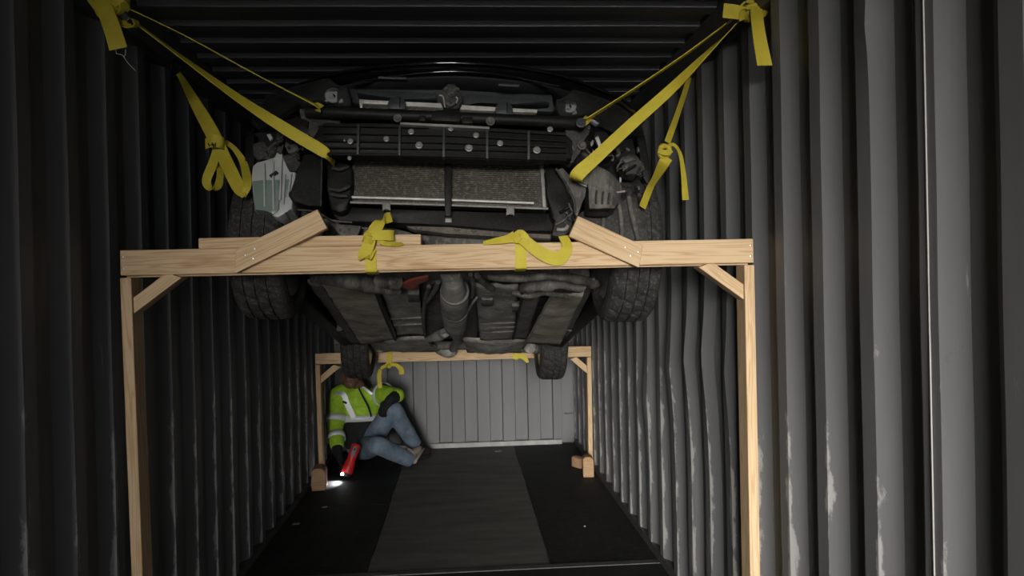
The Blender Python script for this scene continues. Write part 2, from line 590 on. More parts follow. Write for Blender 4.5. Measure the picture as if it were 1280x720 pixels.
post(XR - Tn / 2, XR - Tn / 2 - 0.002, YF + Wd / 2 - 0.006, ztopp, front)
# diagonal knee braces
def brace(pxa, pya, pxb, pyb, Y, parent, w=0.06, t=0.038, e=(0.0, 0.0)):
    return board('brace', at(pxa, pya, Y), at(pxb, pyb, Y), w, t, parent, ends=e)
brace(160, 391, 222, 344, YF + 0.045, front, 0.046, 0.07, (0.036, -0.03))
brace(931, 369, 878, 331, YF + 0.045, front, 0.046, 0.07, (0.036, -0.03))
# short blocks screwed on slanting across the beam
c1 = board('cleat', at(296, 327, YF - 0.02), at(404, 274, YF - 0.02), 0.075, Tn, front, ends=(0.04, 0.0))
screws(c1, [(-0.13, -Tn / 2, 0.005), (-0.11, -Tn / 2, -0.018), (-0.09, -Tn / 2, 0.01)])
c2 = board('cleat', at(716, 283, YF - 0.02), at(800, 321, YF - 0.02), 0.08, Tn, front, ends=(0.0, -0.02))
screws(c2, [(0.10, -Tn / 2, -0.012), (0.07, -Tn / 2, 0.008), (0.12, -Tn / 2, 0.012)])
# loose board lying on the beam
p0, p1 = at(260, 301, YF + 0.12), at(528, 300, YF + 0.12)
zt = zb + Wd / 2 + 0.02
lb = board('loose_board', (p0.x, YF + 0.06, zt), (p1.x, YF + 0.06, zt), Tn, Wd, None)
tag(lb, 'short pale board lying flat on top of the front timber beam', 'board')

rl, rr = at(394, 449, YR), at(739, 439, YR)
rear = tag(empty('timber_frame', (0, YR + 0.04, 0)), 'low timber portal frame under the rear of the car near the end wall', 'wooden frame')
rzb = (rl.z + rr.z) / 2
b1 = board('beam', (rl.x, YR + Tn / 2, rzb), (rr.x, YR + Tn / 2, rzb), Wd, Tn, rear)
b2 = board('beam', (rl.x, YR + Tn * 1.5 + 0.002, rzb - 0.004), (rr.x, YR + Tn * 1.5 + 0.002, rzb - 0.004), Wd, Tn, rear)
post(rl.x + Tn / 2, rl.x + Tn / 2 + 0.01, YR + Wd / 2 - 0.006, rzb - Wd / 2 - 0.005, rear)
post(rr.x - Tn / 2, rr.x - Tn / 2 - 0.005, YR + Wd / 2 - 0.006, rzb - Wd / 2 - 0.005, rear)
brace(397, 478, 422, 457, YR + 0.045, rear, 0.05, 0.07, (0.036, -0.03))
brace(737, 465, 716, 447, YR + 0.045, rear, 0.05, 0.07, (0.036, -0.03))

# ------------------------------------------------------------------ the car
mat('black_paint', (0.006, 0.006, 0.007), None, 0.16, 0.0, coat=0.6)
mat('black_plastic', (0.0055, 0.0055, 0.0055), (0.010, 0.010, 0.0098), 0.5, scale=14, bump=0.08, dust=(0.06, 0.057, 0.05), dusts=0.22, spec=0.2)
mat('grey_plastic', (0.020, 0.022, 0.025), (0.030, 0.033, 0.037), 0.5, scale=10, dust=(0.12, 0.115, 0.105), dusts=0.25)
mat('dusty_black', (0.010, 0.0098, 0.009), (0.036, 0.034, 0.030), 0.7, scale=12, bump=0.2, dust=(0.16, 0.15, 0.13), dusts=0.35)
mat('dusty_metal', (0.028, 0.026, 0.024), (0.125, 0.117, 0.102), 0.65, 0.3, scale=11, bump=0.3, stretch=(1.6, 1, 0.6), dust=(0.26, 0.24, 0.21), dusts=0.35)
mat('under_brown', (0.15, 0.132, 0.105), (0.37, 0.33, 0.27), 0.8, scale=5, bump=0.35, bscale=22, dust=(0.44, 0.40, 0.33), dusts=0.5)
mat('under_grey', (0.105, 0.102, 0.094), (0.31, 0.297, 0.27), 0.75, scale=6, bump=0.4, bscale=18, dust=(0.45, 0.43, 0.38), dusts=0.6)
mat('cross_brown', (0.050, 0.043, 0.035), (0.12, 0.105, 0.086), 0.75, scale=9, bump=0.2, dust=(0.22, 0.20, 0.165), dusts=0.4)
mat('under_dark', (0.045, 0.043, 0.039), (0.11, 0.105, 0.095), 0.8, scale=8, bump=0.3, dust=(0.26, 0.24, 0.21), dusts=0.5)
mat('tyre_rubber', (0.011, 0.0107, 0.0103), (0.028, 0.0268, 0.0245), 0.85, scale=12, bump=0.2, dust=(0.17, 0.158, 0.138), dusts=0.4)
mat('rim_metal', (0.30, 0.30, 0.30), (0.4, 0.4, 0.39), 0.35, 0.9, scale=9)
mat('lamp_silver', (0.60, 0.61, 0.60), None, 0.32, 0.45)
mat('chrome', (0.85, 0.85, 0.84), None, 0.10, 1.0)
mat('bolt_metal', (0.17, 0.165, 0.155), (0.26, 0.25, 0.235), 0.5, 0.5, scale=40)
mat('alu', (0.36, 0.352, 0.328), (0.52, 0.505, 0.47), 0.5, 0.4, scale=20)
mat('alu_dull', (0.17, 0.166, 0.153), (0.26, 0.25, 0.23), 0.55, 0.4, scale=20)
mat('fin_metal', (0.030, 0.028, 0.024), (0.055, 0.050, 0.041), 0.6, 0.2, scale=18, dust=(0.30, 0.275, 0.215), dusts=0.6)
mat('fin_tube', (0.075, 0.068, 0.055), (0.12, 0.11, 0.088), 0.5, 0.4, scale=9, dust=(0.40, 0.36, 0.28), dusts=0.7)
mat('reservoir_plastic', (0.33, 0.345, 0.33), (0.44, 0.45, 0.43), 0.42, scale=8, bump=0.06)
mat('washer_fluid', (0.14, 0.185, 0.162), (0.19, 0.24, 0.21), 0.32, scale=7)
mat('glass', (0.02, 0.022, 0.024), None, 0.06, 0.0, coat=0.3)
lens_mat('lamp_lens', (0.80, 0.82, 0.82))
mat('lamp_housing', (0.016, 0.016, 0.017), (0.03, 0.03, 0.031), 0.35, scale=12)
mat('red_plastic', (0.24, 0.055, 0.035), (0.34, 0.09, 0.06), 0.6, scale=20)
mat('under_hood', (0.008, 0.008, 0.0085), None, 0.7)

CAR_M = Matrix.Translation((0.02, 3.25, 1.453)) @ Matrix.Rotation(R(2.0), 4, 'Y') @ Matrix.Rotation(R(-11.5), 4, 'X')
CAR_I = CAR_M.inverted()
car = tag(empty('sedan_car', mat4=CAR_M), 'black sedan without front bumper slung nose up between timber frames by yellow straps', 'car')
_o = CAR_I @ CAM
def cl(px, py, ly):
    d = CAR_I.to_3x3() @ ray(px, py)
    return _o + d * ((ly - _o.y) / d.y)
def cz(px, py, lz):
    d = CAR_I.to_3x3() @ ray(px, py)
    return _o + d * ((lz - _o.z) / d.z)
def crumple(bm, amp=0.0032, cuts=2):
    bmesh.ops.remove_doubles(bm, verts=bm.verts, dist=1e-5)
    long = [e for e in bm.edges if e.calc_length() > 0.018]
    bmesh.ops.subdivide_edges(bm, edges=long, cuts=cuts, use_grid_fill=True)
    bmesh.ops.triangulate(bm, faces=[f for f in bm.faces if len(f.verts) > 4])
    for v in bm.verts:
        q = v.co * 22.0
        v.co += Vector((noise.noise(q), noise.noise(q + Vector((9, 3, 1))) * 1.6, noise.noise(q + Vector((2, 8, 5))))) * amp
def cpoly(name, pts, ly, dep, m, bevel=0.004, parent=None, lx=0.0, label=None, smooth=30):
    P = [cl(p[0], p[1], p[2] if len(p) > 2 else ly) for p in pts]
    bm = newbm()
    add_prism(bm, P, (lx, dep, 0), bevel)
    if m in ('dusty_metal', 'dusty_black', 'under_grey', 'under_brown'):
        crumple(bm)
    o = obj(name, bm, m, parent or car, smooth=smooth)
    if label: o['label'] = label
    return o
def upoly(name, pts, lz, h, m, bevel=0.006, parent=None):
    P = [cz(p[0], p[1], p[2] if len(p) > 2 else lz) for p in pts]
    bm = newbm()
    add_prism(bm, P, (0, 0, h), bevel)
    return obj(name, bm, m, parent or car, smooth=30)
def ctube(name, pts, r, m, parent=None, seg=10, smooth=5):
    bm = newbm()
    add_tube(bm, [cl(*p) for p in pts], r, seg, smooth)
    return obj(name, bm, m, parent or car, smooth=60)
def cbolt(px, py, ly, rp, m='bolt_metal', parent=None, name='bolt'):
    c = cl(px, py, ly)
    r = rp / 345.0
    bm = newbm()
    add_lathe(bm, [(0.0005, 0.011), (r * 0.55, 0.0105), (r * 0.62, 0.006), (r, 0.005), (r, -0.004)], c, (0, -1, 0), 14)
    return obj(name, bm, m, parent or car, smooth=35)

# ---- wheels
TR, TW = 0.318, 0.212
def tyre_mesh():
    bm = newbm()
    seg = 84
    hw = TW / 2
    prof = [(0.205, -hw * 0.72), (0.235, -hw * 0.96), (0.265, -hw), (0.288, -hw * 0.96), (0.303, -hw * 0.88), (0.3128, -hw * 0.76)]
    for a, b in ((-0.80, -0.46), (-0.40, -0.05), (0.05, 0.40), (0.46, 0.80)):
        if a != -0.80: prof += [(TR - 0.011, hw * a - 0.0005), (TR, hw * a + 0.0005)]
        prof += [(TR, hw * b - 0.0005), (TR - 0.011, hw * b + 0.0005)] if b != 0.80 else []
    prof += [(0.3128, hw * 0.76), (0.303, hw * 0.88), (0.288, hw * 0.96), (0.265, hw), (0.235, hw * 0.96), (0.205, hw * 0.72)]
    def P(i, j):
        r, x = prof[j]
        f = abs(x) / hw
        if r > 0.3125:
            k = (i + (1 if x > 0 else 0) + int(f * 3)) % 4
            if k == 0: r -= 0.007
        a = 2 * math.pi * i / seg + (0.03 * f if r > 0.29 else 0)
        return Vector((x, r * math.cos(a), r * math.sin(a)))
    add_grid(bm, P, seg, len(prof), close_u=True)
    return bm
def wheel(x, y, z, side, tread=True):
    o = obj('tyre', tyre_mesh(), 'tyre_rubber', car)
    o.location = (x, y, z)
    rb = newbm()
    add_lathe(rb, [(0.215, -0.085), (0.20, -0.08), (0.19, 0.0), (0.195, 0.06), (0.215, 0.085), (0.20, 0.09), (0.185, 0.07), (0.06, 0.062), (0.03, 0.075), (0.002, 0.075)], (0, 0, 0), (side, 0, 0), 36)
    rim = obj('rim', rb, 'rim_metal', o, smooth=40)
    for k in range(10):
        a = 2 * math.pi * k / 10
        sb = newbm()
        add_box(sb, (side * 0.074, 0.12 * math.cos(a), 0.12 * math.sin(a)), (0.02, 0.13, 0.028), Matrix.Rotation(a, 3, 'X'), bevel=0.006)
        obj('spoke', sb, 'rim_metal', rim, smooth=40)
    db = newbm()
    add_lathe(db, [(0.002, 0.0), (0.14, 0.0), (0.14, 0.02), (0.002, 0.02)], (-side * 0.06, 0, 0), (side, 0, 0), 28)
    obj('brake_disc', db, 'dusty_metal', o, smooth=40)
    return o
WB = 2.74
wheel(-0.755, 0, 0.318, -1); wheel(0.765, 0, 0.322, 1)
wheel(-0.735, WB, 0.285, -1); wheel(0.765, WB, 0.285, 1)

# ---- painted body
def side_x(y, z):
    x = 0.875 - 0.05 * max(0, (z - 0.55) / 0.4) ** 2 - 0.035 * max(0, (0.45 - z) / 0.25) ** 2
    if y < 0.1: x -= 0.16 * ((0.1 - y) / 0.55) ** 2
    if y > 2.7: x -= 0.14 * ((y - 2.7) / 0.85) ** 2
    return x
def side_panel(name, y0, y1, s, m='black_paint'):
    n = max(6, int((y1 - y0) / 0.05)); nv = 9
    bm = newbm()
    def P(i, j):
        y = y0 + (y1 - y0) * i / (n - 1)
        zb = 0.24
        for yc in (0, WB):
            if abs(y - yc) < 0.372: zb = max(zb, 0.318 + math.sqrt(0.372 ** 2 - (y - yc) ** 2))
        if y < -0.30: zb = max(zb, 0.47)
        if y > 3.1: zb = max(zb, 0.36)
        zt = 0.72 + 0.20 * min(1, max(0, (y + 0.45) / 1.2)) ** 0.7 + 0.03 * max(0, y - 1) / 2
        if name == 'fender': zt = min(zt, 0.735 + 0.17 * max(0, (y + 0.45) / 1.2) ** 0.8)
        z = zb + (zt - zb) * j / (nv - 1)
        return Vector((s * side_x(y, z), y, z))
    add_grid(bm, P, n, nv)
    return solid(obj(name, bm, m, car, smooth=60), 0.012)
for s in (-1, 1):
    side_panel('fender', -0.17, 0.60, s)
    for (a, b) in ((0.608, 1.58), (1.588, 2.36)):
        d = side_panel('door', a, b, s)
        hb = newbm()
        add_box(hb, (s * (side_x(b - 0.15, 0.83) + 0.018), b - 0.15, 0.83), (0.02, 0.18, 0.028), bevel=0.008)
        obj('handle', hb, 'black_paint', d, smooth=40)
    side_panel('quarter_panel', 2.368, 3.52, s)
    # sills
    bm = newbm()
    add_prism(bm, [(s * 0.80, 0.42, 0.17), (s * 0.87, 0.42, 0.24), (s * 0.86, 0.42, 0.30), (s * 0.72, 0.42, 0.28), (s * 0.72, 0.42, 0.18)], (0, 1.92, 0), 0.008)
    obj('sill_cover', bm, 'black_plastic', car, smooth=40)
    # mirror
    bm = newbm()
    add_box(bm, (s * 0.95, 0.92, 0.99), (0.17, 0.09, 0.11), bevel=0.03)
    add_box(bm, (s * 0.875, 0.95, 0.945), (0.10, 0.05, 0.03), bevel=0.01)
    obj('mirror', bm, 'black_paint', car, smooth=50)
# greenhouse
def patch(name, A, B, C, D, m, bulge=(0, 0, 0), n=8, th=0.01):
    A, B, C, D, bl = map(Vector, (A, B, C, D, bulge))
    bm = newbm()
    add_grid(bm, lambda i, j: (A.lerp(B, i / (n - 1))).lerp(D.lerp(C, i / (n - 1)), j / (n - 1)) + bl * math.sin(math.pi * i / (n - 1)) * (0.4 + 0.6 * math.sin(math.pi * j / (n - 1))), n, n)
    return solid(obj(name, bm, m, car, smooth=60), th)
patch('windscreen', (-0.69, 0.74, 0.93), (0.69, 0.74, 0.93), (0.55, 1.38, 1.36), (-0.55, 1.38, 1.36), 'glass', (0, -0.08, 0.03))
patch('roof', (-0.57, 1.36, 1.36), (0.57, 1.36, 1.36), (0.55, 2.40, 1.34), (-0.55, 2.40, 1.34), 'black_paint', (0, 0, 0.045))
patch('rear_window', (-0.55, 2.40, 1.345), (0.55, 2.40, 1.345), (0.64, 2.98, 1.02), (-0.64, 2.98, 1.02), 'glass', (0, 0.05, 0.03))
patch('boot_lid', (-0.68, 2.97, 1.015), (0.68, 2.97, 1.015), (0.64, 3.46, 0.98), (-0.64, 3.46, 0.98), 'black_paint', (0, 0.05, 0.02))
patch('rear_panel', (-0.66, 3.47, 0.98), (0.66, 3.47, 0.98), (0.68, 3.52, 0.58), (-0.68, 3.52, 0.58), 'black_paint', (0, 0.06, 0))
patch('rear_bumper', (-0.70, 3.50, 0.62), (0.70, 3.50, 0.62), (0.68, 3.50, 0.34), (-0.68, 3.50, 0.34), 'black_paint', (0, 0.10, 0), th=0.03)
for s in (-1, 1):
    patch('side_window', (s * 0.80, 0.90, 0.945), (s * 0.82, 1.60, 0.96), (s * 0.585, 1.60, 1.355), (s * 0.585, 1.42, 1.35), 'glass', (s * 0.02, 0, 0))
    patch('side_window', (s * 0.82, 1.66, 0.96), (s * 0.80, 2.55, 0.975), (s * 0.585, 2.35, 1.335), (s * 0.585, 1.66, 1.355), 'glass', (s * 0.02, 0, 0))
    for (a, b, w) in (((s * 0.74, 0.72, 0.93), (s * 0.575, 1.38, 1.36), 0.03), ((s * 0.82, 1.63, 0.95), (s * 0.585, 1.63, 1.36), 0.028), ((s * 0.74, 2.92, 0.99), (s * 0.575, 2.38, 1.345), 0.045), ((s * 0.58, 1.36, 1.36), (s * 0.575, 2.42, 1.345), 0.025)):
        bm = newbm(); add_tube(bm, [a, b], w, 8, 1)
        obj('pillar', bm, 'black_paint', car, smooth=60)
# firewall and engine bay floor keep daylight out of the body
bm = newbm(); add_box(bm, (0, 0.62, 0.62), (1.50, 0.03, 0.62))
obj('firewall', bm, 'under_hood', car)
bm = newbm()
add_box(bm, (0.05, 0.12, 0.58), (0.62, 0.50, 0.36), bevel=0.04)
add_box(bm, (-0.42, 0.1, 0.55), (0.25, 0.4, 0.26), bevel=0.03)
add_box(bm, (0.05, 0.05, 0.79), (0.5, 0.4, 0.05), bevel=0.02)
obj('engine', bm, 'under_hood', car, smooth=40)

# ---- bonnet, standing ajar
hf = [(326, 140, -0.05), (334, 124, -0.16), (352, 112, -0.27), (400, 95, -0.44), (460, 83, -0.54), (565, 76, -0.60), (660, 84, -0.55), (715, 97, -0.45), (770, 119, -0.28), (795, 136, -0.16), (806, 152, -0.05)]
F = spline([cl(*p) for p in hf], 5)
nF = len(F)
def hood_pt(i, v, drop=0.0):
    f = F[i]
    u = i / (nF - 1) * 2 - 1
    b = Vector((u * 0.70, 0.70 - 0.05 * u * u, 0.955 - 0.05 * abs(u) ** 3))
    p = f.lerp(b, v)
    p.z += 0.022 * math.sin(math.pi * min(1, v)) - drop
    return p
bm = newbm()
add_grid(bm, lambda i, j: hood_pt(i, j / 9), nF, 10)
hood = solid(obj('bonnet', bm, 'black_paint', car, smooth=60), 0.006, -1)
bm = newbm()     # rolled lip
add_tube(bm, [f + Vector((0, 0.004, -0.004)) for f in F[::3]] , 0.0055, 6, 3)
obj('bonnet_lip', bm, 'black_paint', hood, smooth=60)
bm = newbm()
def inner(i, j):
    t = i / (nF - 1)
    k = min(nF - 1, max(0, i))
    p = hood_pt(k, 0.05 + 0.9 * j / 9, 0.012 + 0.026 * max(0.0, 1 - (2 * t - 1) ** 2))
    p.x *= 0.97
    return p
add_grid(bm, inner, nF, 10)
hin = solid(obj('bonnet_inner_panel', bm, 'under_hood', hood, smooth=60), 0.008)
for (a, b, yy, sl) in ((473, 508, 97, 0.03), (623, 649, 106, 0.05)):
    c0, c1_ = cl(a, yy, -0.52), cl(b, yy + (b - a) * sl, -0.52)
    bm = newbm(); add_tube(bm, [c0, c1_], 0.006, 6, 1)
    obj('bonnet_slot', bm, 'grey_plastic', hin, smooth=40)
bm = newbm()
add_tube(bm, [cl(440, 103, -0.50), cl(500, 94, -0.53), cl(565, 89, -0.55), cl(630, 94, -0.53), cl(700, 108, -0.50)], 0.004, 6, 5)
obj('bonnet_seam', bm, 'black_paint', hin, smooth=60)

# ---- headlamps
def headlamp(outline, lyf, bowl, sig, patchp, fin, glints):
    """outline px; lyf(px)->local depth of the front"""
    root_b = newbm()
    P = [cl(x, y, lyf(x) + 0.03) for x, y in outline]
    add_prism(root_b, P, (0, 0.16, 0), 0.006)
    h = obj('headlamp', root_b, 'lamp_housing', car, smooth=30)
    # domed clear lens
    c = sum((cl(x, y, lyf(x)) for x, y in outline), Vector()) / len(outline)
    S = spline([cl(x, y, lyf(x) + 0.006) for x, y in outline + outline[:1]], 4)[:-1]
    bm = newbm()
    rings = 6
    def LP(i, j):
        t = j / (rings - 1)
        p = S[i].lerp(c, t * 0.999)
        p.y -= 0.040 * math.sin(t * math.pi / 2)
        return p
    V = add_grid(bm, LP, len(S), rings, close_u=True)
    bm.faces.new([v[-1] for v in V])
    obj('lens', bm, 'lamp_lens', h, smooth=80)
    # chrome projector bowl
    bx, by, br = bowl
    cc = cl(bx, by, lyf(bx) + 0.03)
    r = br / 335
    bm = newbm()
    add_lathe(bm, [(r, -0.012), (r * 1.0, -0.020), (r * 0.9, -0.012), (r * 0.6, 0.02), (r * 0.45, 0.028), (0.001, 0.028)], cc, (0, 1, 0), 20)
    rf = obj('reflector', bm, 'lamp_silver', h, smooth=40)
    bm = newbm()
    add_lathe(bm, [(0.001, -0.02), (r * 0.25, -0.018), (r * 0.42, -0.005), (r * 0.45, 0.02)], cc, (0, 1, 0), 16)
    obj('bulb_lens', bm, 'glass', rf, smooth=60)
    for (pts, nm, mm) in ((sig, 'turn_signal', 'lamp_silver'), (patchp, 'chrome_trim', 'lamp_silver'), (fin, 'divider', 'grey_plastic')):
        bm = newbm()
        add_prism(bm, [cl(x, y, lyf(x) - 0.002) for x, y in pts], (0, 0.03, 0), 0.002)
        obj(nm, bm, mm, h, smooth=30)
    for (gx, gy, n_) in glints:      # small pale silver beads added to imitate glints inside the lamp
        for k in range(n_):
            bm = newbm()
            a = k * 2.4
            c = cl(gx + 3.2 * math.cos(a) * (k > 0), gy + 2.2 * math.sin(a) * (k > 0), lyf(gx) + 0.006)
            rr = 0.008 if k == 0 else 0.0045
            add_lathe(bm, [(0.0005, rr), (rr * 0.7, rr * 0.7), (rr, 0), (rr * 0.8, -rr)], c, (0.1, -1, 0.1), 8)
            obj('glint_bead', bm, 'lamp_silver', h, smooth=60)
    return h
fL = lambda x: -0.25 - 0.33 * ((x - 315) / 122)
fR = lambda x: -0.58 + 0.33 * ((x - 695) / 111)
headlamp([(333, 119), (373, 107), (405, 98), (413, 99), (422, 108), (433, 109), (437, 131), (407, 134), (376, 137), (350, 150), (323, 161), (315, 148)], fL,
         (417, 122, 10), [(333, 130), (338, 123), (346, 119), (350, 121), (341, 128), (335, 133)], [(376, 131), (388, 127), (394, 131), (386, 134), (379, 134)], [(340, 144), (366, 134), (368, 137), (344, 148)], [(415, 121, 4), (408, 127, 3), (427, 126, 2), (338, 126, 3), (382, 131, 3)])
headlamp([(695, 124), (708, 122), (715, 113), (726, 114), (762, 126), (788, 142), (804, 160), (806, 169), (798, 170), (768, 166), (751, 158), (735, 149), (701, 145)], fR,
         (711, 135, 9), [(770, 138), (783, 139), (789, 146), (786, 149), (776, 144)], [(739, 150), (748, 146), (751, 154), (746, 155)], [(755, 152), (778, 160), (776, 163), (754, 156)], [(710, 134, 4), (719, 141, 3), (780, 142, 3), (744, 150, 3), (747, 126, 1)])

# ---- radiator pack
def cquad(TL, TR_, BR, BL, ly):
    a, b, c, d = cl(*TL, ly), cl(*TR_, ly), cl(*BR, ly), cl(*BL, ly)
    return lambda u, v: a.lerp(b, u).lerp(d.lerp(c, u), v)
cpoly('radiator_support', [(436, 107), (560, 112), (690, 118), (694, 140), (560, 134), (440, 130)], -0.40, 0.05, 'grey_plastic', 0.006)
cpoly('support_cover', [(446, 111), (545, 116), (546, 124), (500, 124), (446, 117)], -0.46, 0.05, 'grey_plastic', 0.005)
cpoly('support_cover', [(585, 117), (676, 124), (688, 128), (640, 130), (600, 127), (578, 133), (576, 121)], -0.46, 0.05, 'grey_plastic', 0.005)
rad = cpoly('radiator', [(440, 198), (686, 205), (684, 262), (440, 252)], -0.42, 0.05, 'fin_metal', 0.003)
q = cquad((446, 201), (676, 206), (674, 254), (446, 245), -0.426)
bm = newbm()
for k in range(19):        # horizontal tubes with fins between
    v = (k + 0.5) / 19
    add_tube(bm, [q(0, v), q(1, v)], 0.0022, 5, 1)
o = obj('cooling_fins', bm, 'fin_tube', rad); o['kind'] = 'stuff'
ctube('radiator_rail', [(440, 246.5, -0.44), (560, 250, -0.44), (667, 254, -0.44)], 0.0062, 'alu', rad)
ctube('radiator_rail', [(438, 253, -0.445), (560, 256.5, -0.445), (685, 261, -0.445)], 0.005, 'alu_dull', rad)
for (x, y) in ((483, 258), (638, 264)):
    cpoly('rail_bracket', [(x - 5, y - 5), (x + 5, y - 5), (x + 5, y + 6), (x + 2, y + 3), (x - 2, y + 3), (x - 5, y + 6)], -0.458, 0.012, 'alu_dull', 0.001, rad)
cpoly('side_tank', [(675, 205), (680, 206), (683, 262), (678, 258)], -0.445, 0.05, 'alu_dull', 0.003, rad)
cpoly('centre_stay', [(555, 198), (565, 198), (564, 270), (556, 270)], -0.475, 0.02, 'black_plastic', 0.003)
cpoly('radiator_header', [(449, 124), (547, 129), (596, 132.5), (672, 136.5), (671, 141), (595, 138), (546, 134.5), (450, 129)], -0.475, 0.02, 'alu', 0.002, rad)
cpoly('radiator_header_face', [(452, 130), (560, 135), (668, 142), (668, 152), (452, 142)], -0.46, 0.02, 'fin_metal', 0.002, rad)
cpoly('header_end', [(449, 124), (453, 124), (453, 137), (450, 137)], -0.48, 0.02, 'alu', 0.001, rad)
for (x, y, r) in ((496, 130, 11.5), (630, 137, 11.5)):
    c = cl(x, y, -0.50); rr = r / 335
    bm = newbm()
    add_prism(bm, [c + Vector((rr * math.cos(a), 0, rr * math.sin(a))) for a in [math.pi * k / 10 for k in range(11)]] + [c + Vector((-rr, 0, -0.02)), c + Vector((rr, 0, -0.02))], (0, 0.03, 0), 0.004)
    o = obj('mount_dome', bm, 'grey_plastic', car, smooth=40)
    bm = newbm(); add_tube(bm, [c + Vector((rr * 0.35, -0.004, -0.015)), c + Vector((rr * 0.35, -0.004, rr * 0.8))], 0.002, 6, 1)
    obj('dome_rib', bm, 'black_plastic', o)

# ---- bonnet latch in the middle
lt = cpoly('bonnet_latch', [(553, 112), (560, 105), (568, 105), (575, 113), (578, 124), (572, 136), (556, 135), (550, 122)], -0.52, 0.05, 'dusty_black', 0.004)
cbolt(564, 118, -0.525, 4, 'under_dark', lt)
cbolt(557, 112, -0.525, 2.5, 'under_dark', lt); cbolt(572, 112, -0.525, 2.5, 'under_dark', lt)
ctube('latch_spring', [(549, 119, -0.53), (553, 120, -0.53), (555, 126, -0.53), (556, 134, -0.53)], 0.0028, 'alu', lt)
ctube('latch_spring', [(570, 121, -0.53), (572, 124, -0.53), (570, 129, -0.53)], 0.0025, 'alu', lt)
ctube('latch_hook', [(558, 128, -0.535), (563, 132, -0.535), (569, 128, -0.535)], 0.006, 'under_dark', lt)

# ---- bumper reinforcement with ribbed absorber
ab = cpoly('bumper_absorber', [(398, 156), (452, 154), (560, 156), (706, 166), (716, 176), (715, 199), (650, 201), (560, 198), (404, 193), (394, 178)], -0.60, 0.05, 'black_plastic', 0.005)
for (xt, yt, xb, yb) in ((448, 155, 447, 193), (499.5, 156, 499, 194), (555, 157, 554.5, 196), (609, 160, 609, 198), (661, 163, 661, 199)):
    cpoly('rib', [(xt - 1.6, yt), (xt + 1.6, yt), (xb + 1.6, yb), (xb - 1.6, yb)], -0.622, 0.03, 'grey_plastic', 0.001, ab)
for (dy0, dy1, w) in ((155.5, 167, 1.8), (166, 176, 0.9), (175, 183, 1.4), (184, 190, 0.9), (192, 199, 1.8)):
    cpoly('rib', [(404, dy0 - w), (555, dy0 + (dy1 - dy0) * 0.25 - w), (708, dy1 - w), (708, dy1 + w), (555, dy0 + (dy1 - dy0) * 0.25 + w), (404, dy0 + w)], -0.614, 0.02, 'black_plastic', 0.001, ab)
cpoly('flange', [(500, 152.5), (560, 155.5), (612, 158), (612, 161), (560, 158.5), (500, 155.5)], -0.632, 0.04, 'alu_dull', 0.001, ab)
bar = ctube('bumper_bar', [(383, 140, -0.585), (420, 141, -0.60), (490, 144, -0.615), (560, 147, -0.62), (640, 150, -0.615), (700, 153, -0.60), (729, 155, -0.585)], [0.020, 0.022, 0.021, 0.022, 0.021, 0.023, 0.024], 'black_plastic', None, 12)
cpoly('bar_cover', [(538, 150), (541, 140), (546, 137), (574, 138), (577, 141), (575, 152)], -0.65, 0.05, 'black_plastic', 0.003, bar)
cpoly('bar_clip', [(524, 144), (532, 144), (532, 151), (524, 151)], -0.648, 0.03, 'black_plastic', 0.002, bar)
cpoly('bar_clip', [(578, 146), (591, 146), (591, 154), (578, 154)], -0.648, 0.03, 'black_plastic', 0.002, bar)
for b in ((497, 148, 5.2), (613, 152, 5.6), (726, 154, 6.5)):
    cbolt(b[0], b[1], -0.65, b[2], 'grey_plastic' if b[0] > 700 else 'under_dark', bar, 'cap')
for b in ((514, 165, 3.8), (524, 182, 4.6), (483, 174, 3.6), (438, 177, 3.6), (431, 176, 1.6), (563.5, 161, 3.6), (595, 169.5, 3.6), (586, 185.5, 4.8), (625, 179.5, 3.8), (671, 188, 4.6), (687.5, 162, 3.6), (437, 198, 2.6)):
    cbolt(b[0], b[1], -0.616, b[2], 'bolt_metal', ab)
# bar end brackets
cpoly('bar_bracket', [(374, 136), (392, 134), (398, 150), (424, 150), (426, 154), (404, 158), (392, 172), (384, 168), (388, 152), (376, 148)], -0.56, 0.06, 'dusty_black', 0.004)
rb_ = cpoly('bar_bracket', [(708, 150), (731, 147), (738, 156), (737, 167), (728, 176), (726, 190), (715, 204), (706, 198), (714, 178), (706, 166)], -0.57, 0.06, 'dusty_black', 0.004)
ctube('bracket_edge', [(708, 169, -0.58), (715, 182, -0.58), (717, 188, -0.58)], 0.0022, 'alu_dull', rb_)
ctube('bracket_edge', [(722, 178, -0.58), (717, 192, -0.58), (715, 200, -0.58)], 0.0035, 'dusty_metal', rb_)
cbolt(727, 182, -0.575, 6, 'dusty_metal', rb_)
cbolt(736, 160, -0.578, 2.2, 'dusty_metal', rb_)

# ---- lower radiator support and crossmember
cpoly('lower_support', [(424, 258), (560, 264), (686, 266), (694, 276), (690, 290), (640, 288), (560, 281), (424, 277), (416, 268)], -0.41, 0.07, 'black_plastic', 0.006)
cpoly('support_foot', [(557, 268), (564, 268), (565, 278), (556, 278)], -0.425, 0.02, 'alu_dull', 0.002)
cm = cpoly('crossmember', [(500, 278), (560, 279), (612, 282), (690, 291), (690, 299), (612, 295), (560, 292), (516, 287)], -0.375, 0.05, 'cross_brown', 0.004)
for (x, y) in ((524, 283), (572, 284.5), (593, 286)):
    ctube('slot_rim', [(x - 4, y + 2, -0.38), (x - 3, y - 2.5, -0.38), (x + 2, y - 2.5, -0.38), (x + 3, y + 2, -0.38), (x - 1, y + 4, -0.38), (x - 4, y + 2, -0.38)], 0.0022, 'under_dark', cm, 6, 3)
cpoly('splash_panel', [(400, 272), (470, 280), (512, 290), (530, 300), (530, 312), (420, 312), (408, 296)], -0.33, 0.03, 'under_dark', 0.004)
